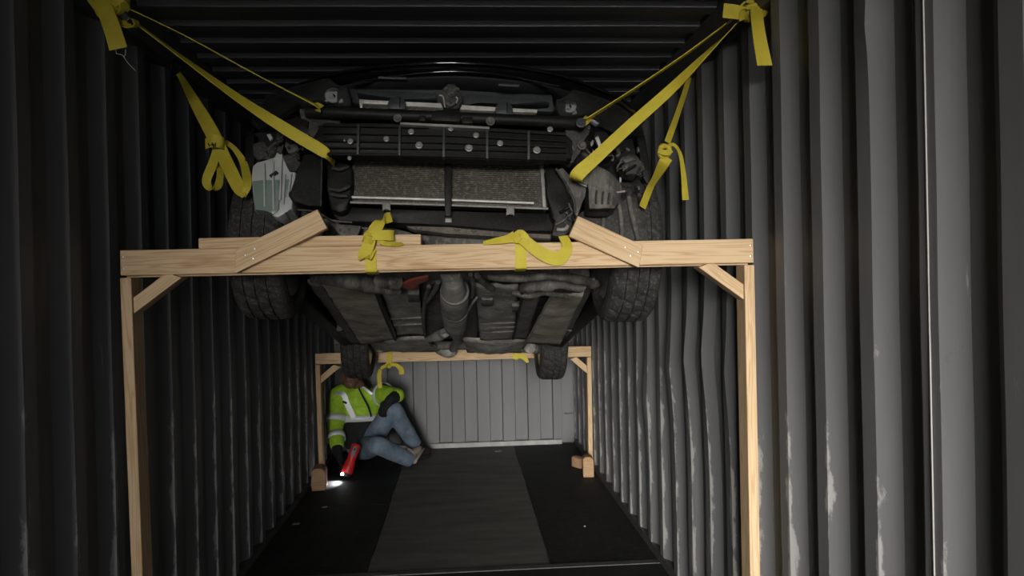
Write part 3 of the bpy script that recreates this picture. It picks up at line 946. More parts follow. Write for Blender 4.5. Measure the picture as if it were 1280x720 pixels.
cpoly('splash_panel', [(520, 293), (612, 297), (700, 299), (706, 312), (520, 312)], -0.30, 0.03, 'under_dark', 0.004)
ctube('shield_edge', [(372, 262, -0.43), (396, 265, -0.44), (414, 275, -0.44), (440, 278, -0.43)], 0.004, 'dusty_metal')
br = cpoly('tow_bracket', [(412, 279), (452, 282), (446, 296), (426, 296)], -0.42, 0.02, 'dusty_metal', 0.003)
for (x, y) in ((425, 287), (430, 290), (436, 286)):
    cbolt(x, y, -0.422, 1.6, 'under_dark', br, 'hole')

# ---- left side: reservoir, air ducts, lamp brackets
rs_out = [(316, 207), (322, 202), (345, 198), (346, 188), (352, 187), (353, 198), (360, 205), (360, 214), (370, 214), (369, 228), (366, 246), (365, 262), (357, 264), (356, 267), (347, 272), (341, 270), (337, 263), (318, 264), (316, 240), (314, 222)]
res = cpoly('washer_reservoir', rs_out, -0.36, 0.14, 'reservoir_plastic', 0.006, label='translucent white washer bottle half full of green fluid')
cpoly('fluid', [(315.5, 226), (330, 225), (349, 224), (349, 238), (349, 262), (340, 269), (337, 262.5), (318.5, 263.5), (316.5, 240)], -0.366, 0.12, 'washer_fluid', 0.004, res)
cpoly('fluid', [(354, 224), (363, 224), (362, 244), (356, 246)], -0.364, 0.1, 'washer_fluid', 0.003, res)
for (x0, y0, x1, y1) in ((330, 204, 331, 258), (341, 201, 342, 262), (352, 192, 350, 250), (356, 218, 354, 255), (364, 217, 360, 245)):
    ctube('moulding_rib', [(x0, y0, -0.368), ((x0 + x1) / 2, (y0 + y1) / 2, -0.372), (x1, y1, -0.368)], 0.0042, 'reservoir_plastic', res, 8)
cpoly('filler_clip', [(336, 219), (345, 213), (347, 215), (338, 220.5)], -0.38, 0.02, 'under_hood', 0.001, res)
dl = cpoly('air_duct', [(378, 194), (382, 192), (404, 192), (403, 225), (402, 259), (385, 257), (368, 253), (361, 246), (360, 240), (366, 238), (372, 214)], -0.50, 0.10, 'black_plastic', 0.006)
ctube('duct_edge', [(402.5, 195, -0.505), (402, 225, -0.505), (401, 258, -0.505)], 0.003, 'grey_plastic', dl)
d2 = cpoly('air_duct', [(408, 204), (418, 199), (434, 200), (440, 210), (441, 232), (437, 248), (434, 262), (424, 266), (412, 260), (409, 235)], -0.47, 0.10, 'black_plastic', 0.010)
for (x0, y0, x1, y1, y_) in ((412, 236, 437, 233, -0.49), (414, 243, 434, 245, -0.49), (415, 210, 436, 208, -0.48)):
    ctube('duct_fold', [(x0, y0, y_), ((x0 + x1) / 2, y0 + 2, y_ - 0.006), (x1, y1, y_)], 0.007, 'dusty_black', d2, 8)
lb_ = cpoly('lamp_bracket', [(316, 180), (330, 176), (334, 186), (346, 182), (350, 196), (336, 199), (322, 200), (316, 194)], -0.34, 0.05, 'dusty_black', 0.004)
cpoly('connector', [(333, 168), (338, 167), (341, 173), (337, 175)], -0.36, 0.02, 'reservoir_plastic', 0.002, lb_)
cpoly('inner_bracket', [(345, 165), (354, 163), (356, 180), (352, 192), (346, 190)], -0.38, 0.05, 'dusty_black', 0.004)
mb = cpoly('mount_plate', [(357, 173), (364, 172), (372, 180), (374, 188), (360, 192), (356, 182)], -0.40, 0.04, 'dusty_metal', 0.004)
cbolt(361, 185, -0.405, 2, 'under_hood', mb)
cpoly('strut_plate', [(352, 194), (374, 190), (376, 204), (370, 214), (361, 213), (354, 200)], -0.38, 0.05, 'dusty_black', 0.004)
ctube('wiring', [(384, 168, -0.50), (381, 176, -0.50), (378, 188, -0.48)], 0.004, 'dusty_metal')
ctube('wiring', [(392, 168, -0.52), (386, 175, -0.52), (380, 184, -0.50)], 0.003, 'alu_dull')
cpoly('headlamp_mount', [(356, 150), (374, 144), (386, 152), (392, 168), (380, 170), (362, 166)], -0.46, 0.10, 'black_plastic', 0.008)
cpoly('inner_fender', [(306, 172), (318, 166), (318, 200), (314, 260), (304, 270), (306, 220)], -0.26, 0.05, 'black_plastic', 0.004)
cpoly('apron', [(318, 166), (400, 150), (405, 210), (400, 268), (360, 272), (318, 262)], -0.20, 0.03, 'under_hood', 0.004)

# ---- right side: crumpled brackets, duct, crash box, fog lamp mount
od = cpoly('air_duct', [(680, 214), (690, 206), (700, 213), (708, 228), (716, 244), (718, 262), (712, 276), (700, 284), (690, 272), (684, 245)], -0.46, 0.10, 'black_plastic', 0.010)
rp = cpoly('torn_bracket', [(696, 212), (704, 210), (712, 222), (734, 232), (731, 245), (722, 272), (716, 262), (716, 244), (708, 228)], -0.49, 0.03, 'dusty_metal', 0.004)
ctube('bracket_fold', [(695, 211, -0.50), (706, 228, -0.505), (717, 250, -0.505), (719, 266, -0.50)], 0.005, 'dusty_black', rp, 8)
sp = cpoly('bent_panel', [(712, 218), (724, 212), (746, 206), (762, 214), (776, 228), (780, 238), (764, 240), (744, 234), (728, 230)], -0.50, 0.06, 'dusty_metal', 0.005)
ctube('panel_edge', [(714, 219, -0.505), (728, 231, -0.508), (746, 235, -0.508), (764, 241, -0.505), (781, 239, -0.50)], 0.004, 'under_grey', sp, 8)
cb = cpoly('crash_box', [(736, 230), (752, 235), (777, 242), (775, 254), (766, 259), (738, 258)], -0.515, 0.13, 'dusty_metal', 0.004)
for x in (746, 754, 762):
    ctube('box_rib', [(x, 238 + (x - 746) * 0.2, -0.52), (x - 1, 247, -0.522), (x - 1, 255, -0.52)], 0.004, 'dusty_black', cb, 6)
cpoly('crash_box_rim', [(735, 229), (739, 231), (741, 256), (771, 256), (769, 260), (737, 260)], -0.54, 0.02, 'dusty_metal', 0.002, cb)
fg = cpoly('fog_lamp_mount', [(774, 198), (784, 192), (796, 194), (804, 204), (806, 212), (796, 218), (780, 217)], -0.36, 0.08, 'dusty_black', 0.005)
cpoly('mount_face', [(777, 199), (790, 196), (796, 200), (782, 203)], -0.37, 0.02, 'dusty_metal', 0.003, fg)
cpoly('mount_face', [(778, 207), (786, 204), (784, 211), (779, 214)], -0.37, 0.02, 'dusty_metal', 0.003, fg)
ctube('clip', [(775.5, 222, -0.39), (775.5, 228, -0.39)], 0.004, 'reservoir_plastic', fg)
cpoly('lamp_stay', [(744, 172), (748, 170), (753, 184), (750, 187)], -0.46, 0.02, 'alu', 0.001)
cpoly('lamp_stay', [(738, 178), (742, 174), (742, 180), (739, 183)], -0.46, 0.02, 'alu_dull', 0.001)
cpoly('lamp_bracket', [(744, 164), (758, 165), (764, 176), (756, 190), (750, 182), (742, 172)], -0.44, 0.05, 'black_plastic', 0.004)
ctube('hose', [(740, 206, -0.46), (758, 206, -0.44), (766, 196, -0.42), (764, 186, -0.40)], 0.012, 'black_plastic')
ctube('hose', [(726, 190, -0.5), (736, 196, -0.49), (746, 192, -0.47), (764, 194, -0.43)], 0.010, 'dusty_black')
cpoly('inner_fender', [(796, 172), (806, 168), (814, 215), (811, 232), (804, 222), (800, 196)], -0.24, 0.05, 'black_plastic', 0.004)
cpoly('apron', [(712, 160), (790, 170), (800, 215), (790, 250), (740, 255), (716, 230)], -0.22, 0.03, 'under_hood', 0.004)
# loose looms, clips and small brackets in the open corners of the nose
wr = random.Random(5)
def clutter(x0, y0, x1, y1, ly, n):
    for k in range(n):
        x, y = wr.uniform(x0, x1), wr.uniform(y0, y1)
        a = wr.uniform(-1.2, 1.2) + math.pi / 2
        L_ = wr.uniform(8, 20)
        pts = [(x + L_ * t * math.cos(a) + wr.uniform(-3, 3), y + L_ * t * math.sin(a) * 0.8 + wr.uniform(-2, 2), ly - 0.01 * wr.random()) for t in (-0.5, -0.15, 0.2, 0.5)]
        ctube('wiring', pts, wr.choice((0.003, 0.004, 0.006)), wr.choice(('black_plastic', 'dusty_black', 'dusty_metal', 'dusty_black', 'under_dark')), None, 6, 4)
    for k in range(n // 2):
        x, y, w, h = wr.uniform(x0, x1), wr.uniform(y0, y1), wr.uniform(3, 7), wr.uniform(2.5, 6)
        sl = wr.uniform(-2, 2)
        cpoly('clip', [(x, y + sl), (x + w * 0.6, y), (x + w, y + h * 0.4), (x + w * 0.9, y + h), (x + w * 0.2, y + h + sl)], ly, 0.02, wr.choice(('dusty_black', 'dusty_metal', 'black_plastic', 'under_dark')), 0.0015)
clutter(322, 166, 400, 196, -0.42, 10)
clutter(712, 172, 800, 206, -0.45, 12)
clutter(770, 200, 806, 246, -0.37, 7)
clutter(700, 262, 724, 292, -0.47, 5)
# wheel-arch liner, right, hangs in front of the tyre
lnr = cpoly('arch_liner', [(722, 268), (740, 256), (772, 258), (786, 244), (798, 254), (808, 272), (811, 296), (808, 312), (730, 312)], -0.345, 0.03, 'dusty_black', 0.006)
for (pts, r) in (([(772, 250, -0.35), (776, 270, -0.355), (778, 300, -0.355)], 0.010), ([(786, 246, -0.35), (790, 268, -0.357), (798, 300, -0.357)], 0.011), ([(757, 262, -0.35), (754, 280, -0.355), (755, 305, -0.355)], 0.009)):
    ctube('liner_fold', pts, r, 'under_dark', lnr, 8)
cpoly('torn_corner', [(694, 276), (712, 262), (719, 268), (714, 288), (704, 297), (690, 294)], -0.46, 0.06, 'dusty_black', 0.004)
ctube('torn_edge', [(694, 281, -0.475), (704, 276, -0.475), (712, 269, -0.475), (720, 264, -0.475)], 0.004, 'dusty_metal')
ctube('torn_edge', [(711, 254, -0.475), (714, 262, -0.475), (719, 266, -0.475)], 0.004, 'dusty_metal')
ctube('torn_edge', [(696, 287, -0.475), (706, 287, -0.475), (710, 282, -0.475)], 0.007, 'under_grey')

# ---- underside
def rough_plate(name, pts, lz, amp, m, nx=14, ny=14, th=0.012, parent=None, ribs=0, sag=0.0):
    """four px corners (near-left, near-right, far-right, far-left) on the plane z=lz, gently crumpled"""
    a, b, c, d = [cz(p[0], p[1], p[2] if len(p) > 2 else lz) for p in pts]
    bm = newbm()
    def P(i, j):
        u, v = i / (nx - 1), j / (ny - 1)
        p = a.lerp(b, u).lerp(d.lerp(c, u), v)
        p.z += amp * noise.noise(p * 7.0) + 0.5 * amp * noise.noise(p * 19.0)
        if ribs: p.z -= 0.008 * max(0, math.sin(u * math.pi * ribs)) ** 3
        p.z -= sag * math.sin(u * math.pi) * math.sin(v * math.pi)
        return p
    add_grid(bm, P, nx, ny)
    return solid(obj(name, bm, m, parent or car, smooth=50), th, 1)
bm = newbm()
add_box(bm, (0, 1.45, 0.29), (1.46, 2.3, 0.06), bevel=0.01)
add_box(bm, (0, 3.0, 0.40), (1.3, 1.0, 0.05), bevel=0.01)
obj('floor_pan', bm, 'under_dark', car)
rough_plate('undertray', [(400, 352), (466, 358), (493, 424), (452, 432)], 0.17, 0.012, 'under_brown', 16, 22, sag=0.012)
rough_plate('floor_shield', [(474, 356), (523, 358), (530, 419), (496, 419)], 0.19, 0.014, 'under_grey', 14, 22, ribs=2)
rough_plate('floor_shield', [(594, 356), (648, 358), (642, 424), (600, 424)], 0.19, 0.014, 'under_grey', 14, 22, ribs=2)
rough_plate('frame_rail', [(652, 366), (676, 366), (658, 424), (642, 424)], 0.165, 0.007, 'under_dark', 8, 16, sag=0.02)
rough_plate('undertray', [(690, 366), (730, 366), (700, 432), (656, 430)], 0.165, 0.012, 'under_brown', 14, 22, sag=0.010)
rough_plate('tunnel_shield', [(526, 350), (600, 350), (596, 426), (532, 424)], 0.235, 0.02, 'under_dark', 14, 20)
rough_plate('sill_shield', [(728, 352), (744, 352), (706, 432), (698, 432)], 0.18, 0.01, 'under_dark', 6, 16)
rough_plate('sill_shield', [(384, 352), (400, 352), (452, 432), (440, 430)], 0.18, 0.01, 'under_dark', 6, 16)
def utube(name, pts, r, m, parent=None, seg=12, smooth=5):
    bm = newbm()
    add_tube(bm, [cz(*p) for p in pts], r, seg, smooth)
    if m == 'dusty_metal': crumple(bm, 0.006, 1)
    return obj(name, bm, m, parent or car, smooth=60)
ex = utube('exhaust_pipe', [(563, 340, 0.20), (566, 354, 0.17), (568, 370, 0.165), (568, 384, 0.165), (569, 405, 0.165), (570, 412, 0.17), (572, 424, 0.19), (566, 436, 0.20)],
           [0.045, 0.047, 0.068, 0.069, 0.068, 0.055, 0.032, 0.030], 'under_grey', None, 18)
for (y0, r) in ((364, 0.066), (386, 0.0715), (407, 0.064)):
    bm = newbm()
    c = cz(568.5, y0, 0.165)
    add_lathe(bm, [(r - 0.006, -0.010), (r, -0.008), (r, 0.008), (r - 0.006, 0.010)], c, (0, 1, 0), 20)
    obj('flange', bm, 'under_dark', ex, smooth=40)
utube('exhaust_hanger', [(586, 388, 0.15), (590, 380, 0.14), (596, 372, 0.16)], 0.006, 'alu_dull', ex, 8)
utube('bright_clamp', [(553, 415, 0.15), (560, 412, 0.145), (566, 412, 0.15)], 0.014, 'alu', ex, 8)
utube('resonator', [(535, 424, 0.17), (548, 420, 0.16), (556, 416, 0.16)], [0.02, 0.035, 0.03], 'under_grey', ex)
# front suspension behind the beam
sub = upoly('subframe', [(430, 340), (700, 338), (712, 350), (690, 357), (620, 352), (560, 349), (500, 350), (452, 354)], 0.19, 0.07, 'under_dark', 0.010)
utube('subframe_tube', [(392, 346, 0.19), (440, 352, 0.16), (478, 360, 0.15), (498, 364, 0.15)], [0.03, 0.035, 0.03, 0.018], 'dusty_metal', sub)
utube('subframe_tube', [(470, 352, 0.17), (490, 353, 0.165), (500, 354, 0.165)], 0.03, 'dusty_metal', sub)
utube('steering_boot', [(654, 360, 0.17), (662, 358, 0.165), (672, 357, 0.165), (684, 356, 0.165), (700, 354, 0.17), (726, 356, 0.18)], [0.022, 0.03, 0.024, 0.032, 0.026, 0.036], 'under_dark', sub)
utube('control_arm', [(610, 346, 0.17), (640, 348, 0.16), (690, 346, 0.16), (725, 350, 0.17), (745, 356, 0.18)], [0.012, 0.018, 0.014, 0.022, 0.02], 'dusty_metal', sub)
utube('control_arm', [(640, 366, 0.165), (662, 368, 0.16), (684, 366, 0.16), (708, 368, 0.17)], [0.015, 0.02, 0.016, 0.02], 'dusty_metal', sub)
utube('brake_line', [(596, 345, 0.17), (606, 354, 0.16), (616, 362, 0.165)], 0.014, 'dusty_metal', sub)
utube('brake_line', [(588, 343, 0.18), (592, 358, 0.16), (590, 372, 0.17)], 0.010, 'under_dark', sub)
upoly('warning_tag', [(499, 357), (516, 350), (535, 346), (536, 350), (522, 356), (516, 364), (508, 361)], 0.16, 0.01, 'red_plastic', 0.002)
upoly('blue_panel', [(694, 356), (728, 358), (726, 368), (692, 366)], 0.165, 0.04, 'grey_plastic', 0.004)
for (x, y, r) in ((518, 374, 0.032), (609, 378, 0.035), (648, 386, 0.03)):
    bm = newbm()
    add_lathe(bm, [(0.002, -0.012), (r, -0.010), (r, 0.01)], cz(x, y, 0.19), (0, 0, 1), 14)
    obj('drain_plug', bm, 'under_dark', car, smooth=40)
for (x0, x1, y) in ((602, 644, 404), (602, 643, 409.5), (602, 642, 415), (482, 526, 398), (484, 527, 406)):
    utube('pressed_rib', [(x0, y + 1, 0.186), ((x0 + x1) / 2, y, 0.18), (x1, y - 1, 0.186)], 0.006, 'under_dark', None, 6)
for (x0, y0, x1, y1) in ((602, 375, 616, 383), (510, 368, 524, 378), (640, 383, 650, 390), (455, 380, 470, 384)):
    upoly('access_plate', [(x0, y0), (x1, y0), (x1, y1), (x0, y1)], 0.172, 0.03, 'under_dark', 0.003)
utube('seam_edge', [(470, 361, 0.165), (482, 390, 0.165), (494, 420, 0.165)], 0.006, 'under_grey', None, 6)
utube('seam_edge', [(690, 368, 0.16), (675, 396, 0.16), (657, 428, 0.16)], 0.006, 'under_grey', None, 6)
utube('fuel_line', [(536, 358, 0.19), (530, 385, 0.19), (531, 418, 0.19), (540, 432, 0.2)], 0.010, 'under_dark')
utube('fuel_line', [(548, 352, 0.2), (544, 362, 0.19), (534, 376, 0.19)], 0.012, 'under_dark')
utube('brake_cable', [(653, 362, 0.16), (650, 385, 0.16), (641, 424, 0.17)], 0.007, 'under_hood')
utube('brake_cable', [(470, 362, 0.16), (480, 390, 0.16), (494, 424, 0.17)], 0.012, 'under_hood')
# rear axle, tank and boot floor
utube('rear_axle', [(446, 436, 0.24), (480, 434, 0.23), (520, 432, 0.23), (600, 432, 0.23), (650, 434, 0.23), (690, 438, 0.24)], [0.05, 0.04, 0.035, 0.035, 0.04, 0.05], 'under_dark')
rough_plate('fuel_tank', [(458, 424), (530, 422), (552, 440), (470, 440)], 0.20, 0.016, 'under_grey', 14, 8, sag=0.03)
rough_plate('boot_floor', [(578, 424), (662, 424), (652, 441), (584, 441)], 0.21, 0.014, 'under_grey', 14, 8, sag=0.05)
utube('silencer', [(548, 438, 0.22), (560, 438, 0.20), (568, 437, 0.21)], [0.03, 0.06, 0.04], 'under_grey')
utube('trailing_arm', [(424, 408, 0.2), (438, 422, 0.22), (452, 432, 0.25)], [0.03, 0.035, 0.04], 'under_dark')
utube('trailing_arm', [(712, 408, 0.2), (702, 422, 0.22), (694, 434, 0.25)], [0.03, 0.035, 0.04], 'under_dark')
utube('spring_seat', [(468, 435, 0.24), (476, 434, 0.23), (486, 435, 0.24)], [0.02, 0.045, 0.03], 'under_grey')
utube('spring_seat', [(655, 436, 0.24), (664, 434, 0.22), (674, 438, 0.24)], [0.02, 0.05, 0.03], 'under_grey')
# hubs tie the wheels to the car
for (x, y) in ((-0.62, 0.0), (0.62, 0.0), (-0.6, WB), (0.62, WB)):
    bm = newbm()
    s = 1 if x > 0 else -1
    add_tube(bm, [(x + s * 0.1, y, 0.318), (x - s * 0.04, y, 0.31), (x - s * 0.20, y, 0.30)], [0.06, 0.05, 0.03], 12)
    add_tube(bm, [(x - s * 0.03, y + 0.02, 0.32), (x - s * 0.08, y + 0.04, 0.75)], [0.035, 0.05], 10)
    obj('hub_carrier', bm, 'under_dark', car, smooth=60)
# ------------------------------------------------------------------ yellow webbing straps
def strap_mat():
    m = mat('webbing', (0.44, 0.355, 0.025), (0.55, 0.455, 0.042), 0.7, scale=9, bump=0.25, bscale=160)
    return m
strap_mat()
SW = 0.044
def add_ribbon(bm, ctl, w=SW, th=0.0028, n=7):
    """ctl: list of (pos, width direction[, width factor])"""
    P = spline([c[0] for c in ctl], n)
    Wd_ = spline([Vector(c[1]).normalized() for c in ctl], n)
    Fk = spline([Vector((c[2] if len(c) > 2 else 1.0, 0, 0)) for c in ctl], n)
    rings = []
    for i, p in enumerate(P):
        t = P[min(i + 1, len(P) - 1)] - P[max(i - 1, 0)]
        t = t.normalized() if t.length > 1e-9 else Vector((0, 0, 1))
        wv = Wd_[i] - t * Wd_[i].dot(t)
        wv = wv.normalized() if wv.length > 1e-5 else frame(t)[1]
        nv = t.cross(wv).normalized() * th / 2
        wv = wv * (w / 2 * Fk[i].x)
        rings.append([bm.verts.new(p + wv + nv), bm.verts.new(p + nv * 1.25), bm.verts.new(p - wv + nv), bm.verts.new(p - wv - nv), bm.verts.new(p - nv * 1.25), bm.verts.new(p + wv - nv)])
    for a, b in zip(rings, rings[1:]):
        for k in range(6):
            bm.faces.new((a[k], a[(k + 1) % 6], b[(k + 1) % 6], b[k]))
    bm.faces.new(rings[0]); bm.faces.new(list(reversed(rings[-1])))
def ribbon(name, parent, ctl, w=SW, n=7, m='webbing'):
    bm = newbm()
    off = parent.location
    add_ribbon(bm, [(Vector(c[0]) - off,) + tuple(c[1:]) for c in ctl], w, 0.0028, n)
    return obj(name, bm, m, parent, smooth=50)
def knot(parent, c, r, seed, nloops=4, axis=None):
    bm = newbm()
    rr = random.Random(seed)
    c = Vector(c) - parent.location
    for k in range(nloops):
        ax = Vector((rr.uniform(-1, 1), rr.uniform(-0.6, 0.6), rr.uniform(-1, 1))).normalized()
        if axis is not None and k == 0: ax = Vector(axis).normalized()
        d, s, u = frame(ax)
        cc = c + Vector((rr.uniform(-1, 1), rr.uniform(-1, 0.3), rr.uniform(-1, 1))) * r * 0.3
        q = r * rr.uniform(0.75, 1.05)
        pts = []
        for i in range(9):
            a = 2 * math.pi * i / 8
            pts.append((cc + (s * math.cos(a) + u * math.sin(a) * 0.8) * q, d + s * 0.35 * math.sin(a * 2), rr.uniform(0.5, 0.75)))
        add_ribbon(bm, pts, SW, 0.006, 4)
    add_tube(bm, [c - Vector((r * .6, 0, r * .3)), c, c + Vector((r * .6, 0, r * .3))], [r * 0.4, r * 0.62, r * 0.4], 8, 4)
    return obj('knot', bm, 'webbing', parent, smooth=50)
XA, YA, ZA = Vector((1, 0, 0)), Vector((0, 1, 0)), Vector((0, 0, 1))
mat('ring_metal', (0.05, 0.05, 0.05), None, 0.4, 0.8)
def ring(parent, c, r=0.03, axis=(0, 1, 0)):
    bm = newbm()
    d, s, u = frame(axis)
    c = Vector(c)
    add_tube(bm, [c + (s * math.cos(a) + u * math.sin(a)) * r for a in [2 * math.pi * k / 12 for k in range(13)]], 0.006, 8, 2)
    return obj('lashing_ring', bm, 'ring_metal', parent, smooth=60)
def strap(label, loc, grp='yellow webbing straps holding the car'):
    return tag(empty('webbing_strap', loc), label, 'strap', grp)

# nose strap to the dark wall
ring(wall_l, at(134, -2, 2.62), 0.032, (0, 1, 0))
k = at(158, 14, 2.62)
s_ = strap('long yellow strap from the dark wall rail to the car nose, with frayed hanging end', k)
dn = (Vector((0.25, -0.2, 1)))
ribbon('strand', s_, [(at(166, 26, 2.63), (0.1, 1, 0.2), 0.7), (at(220, 66, 2.66), (0.1, 1, 0.25), 0.9), (at(300, 124, 2.70), (0.25, 0.75, 0.6)), (at(360, 163, 2.73), (0.35, 0.3, 1)), (at(402, 188, 2.745), (0.45, 0.1, 1), 0.95), (at(411, 196, 2.765), (0.3, 0.1, 1), 0.6), (at(418, 205, 2.86), (0.2, 0.3, 1), 0.5)])
ribbon('strand', s_, [(at(150, 6, 2.63), (0.0, 1, 0.1), 0.7), (at(230, 44, 2.66), (0.05, 1, 0.12)), (at(320, 93, 2.70), (0.05, 1, 0.14)), (at(392, 130, 2.74), (0.1, 1, 0.2)), (at(400, 137, 2.83), (0.1, 1, 0.2), 0.5)])
ribbon('tail', s_, [(at(122, -8, 2.58), (1, -0.2, -0.35), 0.7), (at(131, 12, 2.55), (1, -0.1, -0.2), 0.95), (at(140, 35, 2.53), (1, 0, -0.15), 1.0), (at(148, 61, 2.52), (1, 0.1, -0.12), 1.05)], 0.052)
ribbon('loop', s_, [(at(116, -4, 2.6), (1, 0, 0.3)), (at(122, 10, 2.58), (1, 0, 0.2), 0.6), (at(126, 20, 2.6), (0.6, 0.5, 0), 0.5)])
ribbon('loop', s_, [(at(145, 22, 2.60), (0.3, 0.6, 1), 0.6), (at(156, 31, 2.58), (0.2, 0.8, 1), 0.6), (at(166, 32, 2.58), (0, 1, 0.6), 0.6), (at(169, 26, 2.60), (0.3, 1, 0.2), 0.6), (at(163, 22, 2.62), (0.3, 1, 0), 0.6)])
knot(s_, at(143, 4, 2.60), 0.040, 3, 5, (1, 0.3, 0.4))
bm = newbm()
add_box(bm, at(155, 20, 2.60) - s_.location, (0.03, 0.02, 0.05), Matrix.Rotation(R(-40), 3, 'Y'), bevel=0.004)
obj('buckle', bm, 'ring_metal', s_)
bm = newbm()
add_tube(bm, [at(145, 62, 2.52) - s_.location, at(146, 67, 2.52) - s_.location, at(153, 69, 2.52) - s_.location, at(158, 76, 2.52) - s_.location, at(163, 82, 2.52) - s_.location, at(170, 89, 2.52) - s_.location], 0.0011, 5)
add_tube(bm, [at(157, 62, 2.52) - s_.location, at(157, 67, 2.52) - s_.location, at(155, 71, 2.52) - s_.location], 0.0011, 5)
obj('loose_thread', bm, mat('thread', (0.42, 0.42, 0.38), None, 0.8), s_)

# nose strap to the lighter, dented wall
ring(wall_r, at(946, 0, 2.75), 0.032, (0, 1, 0))
k = at(938, 14, 2.77)
s_ = strap('long yellow strap from the dented wall rail to the car nose, with big knot', k)
ribbon('strand', s_, [(at(924, 27, 2.76), (0.1, 1, -0.2), 0.8), (at(880, 70, 2.755), (-0.25, 1, 0.3)), (at(838, 112, 2.75), (-0.5, 0.6, 0.7)), (at(790, 155, 2.74), (-0.7, 0.35, 0.8)), (at(745, 197, 2.72), (-0.7, 0.2, 0.8), 1.05), (at(724, 216, 2.715), (-0.75, 0.1, 0.6), 1.15), (at(720, 224, 2.74), (-0.85, 0.1, 0.4), 1.1), (at(724, 228, 2.80), (-0.9, 0.1, 0.3), 1.0)])
ribbon('strand', s_, [(at(916, 24, 2.77), (0.0, 1, -0.1), 0.8), (at(860, 66, 2.76), (-0.05, 1, -0.14)), (at(800, 107, 2.755), (-0.05, 1, -0.14)), (at(738, 147, 2.75), (-0.1, 1, -0.2)), (at(732, 151, 2.86), (-0.1, 1, -0.2), 0.5)])
ribbon('tail', s_, [(at(945, 8, 2.68), (1, 0, 0), 0.9), (at(947, 30, 2.60), (1, 0.1, 0)), (at(951, 56, 2.56), (1, 0.1, 0.05), 1.1), (at(956, 82, 2.54), (1, 0.1, 0.1), 1.2)], 0.046)
ribbon('tail', s_, [(at(934, 17, 2.72), (0.1, 0.1, 1), 0.9), (at(920, 15, 2.70), (0.1, 0, 1), 1.05), (at(904, 13, 2.70), (0.25, 0, 1), 1.05)], 0.050)
knot(s_, at(938, 15, 2.72), 0.034, 11, 4, (1, 0.2, 0.3))
ribbon('loop', s_, [(at(926, 26, 2.71), (0.6, 0, 1), 0.5), (at(929, 14, 2.69), (1, 0, 0.3), 0.5), (at(940, 9, 2.68), (0.2, 0.3, 1), 0.5), (at(944, 20, 2.69), (1, 0, 0.4), 0.5), (at(934, 25, 2.70), (0.4, 0, 1), 0.5)])
ribbon('loop', s_, [(at(940, 20, 2.69), (0, 0, 1), 0.6), (at(952, 16, 2.68), (0.2, 0, 1), 0.8), (at(960, 5, 2.69), (0.5, 0.2, 1), 0.8), (at(962, -8, 2.72), (1, 0.2, 0.3), 0.8)])
ribbon('loop', s_, [(at(936, 4, 2.70), (1, 0, 0.3), 0.6), (at(944, -6, 2.72), (1, 0, 0.3), 0.7), (at(952, -14, 2.74), (1, 0, 0.2), 0.8)])

# wheel strap to the dark wall
Y0 = 3.24
ring(wall_l, at(219, 84, Y0), 0.026, (0.6, 1, 0))
k = at(272, 180, 3.12)
s_ = strap('yellow strap knotted in a loop, hung from the dark wall beside the washer bottle', k)
ribbon('strand', s_, [(at(222, 90, Y0), (0.9, 0.2, 0.5), 0.35), (at(230, 103, Y0 - 0.02), (0.9, 0.1, 0.5), 0.55), (at(246, 132, 3.18), (0.9, 0, 0.5), 0.9), (at(264, 164, 3.12), (0.9, 0, 0.5), 1.1), (at(281, 199, 3.07), (0.9, 0, 0.5), 1.05), (at(298, 234, 2.99), (0.9, 0.1, 0.45), 0.95), (at(305, 246, 2.96), (0.9, 0.2, 0.4), 0.35)], 0.05)
ribbon('strand', s_, [(at(305, 246, 2.97), (0.9, 0.2, -0.3), 0.35), (at(309, 228, 2.99), (0.8, 0.4, 0.2), 0.75), (at(304, 203, 3.11), (0.7, 0.5, 0.4), 0.65), (at(293, 186, 3.13), (0.6, 0.6, 0.6), 0.5), (at(281, 177, 3.13), (0.4, 0.6, 0.8), 0.5)])
ribbon('tail', s_, [(at(271, 185, 3.11), (0.9, 0, 0.4), 0.7), (at(266, 205, 3.08), (1, 0.1, 0.2), 0.85), (at(258, 226, 3.06), (1, 0.3, 0.1), 0.75), (at(264, 236, 3.06), (0.7, 0.7, 0.1), 0.7), (at(273, 231, 3.07), (0.7, 0.7, 0.3), 0.7), (at(275, 214, 3.09), (0.5, 0.7, 0.2), 0.6), (at(268, 200, 3.11), (0.5, 0.7, 0.2), 0.5)])
ribbon('wrap', s_, [(at(257, 180, 3.07), (0.3, 0, 1), 0.9), (at(266, 176, 3.05), (0.4, 0, 1), 1.0), (at(276, 178, 3.06), (0.2, 0, 1), 0.9), (at(281, 184, 3.09), (0, 0, 1), 0.6)], 0.05)
bm = newbm()
for (a, b) in (((260, 179), (262, 183)), ((263, 181), (270, 181)), ((265, 178), (267, 184)), ((269, 178), (269, 184))):
    add_tube(bm, [at(*a, 3.045) - s_.location, at(*b, 3.045) - s_.location], 0.0022, 5, 1)
obj('printed_mark', bm, 'ring_metal', s_)

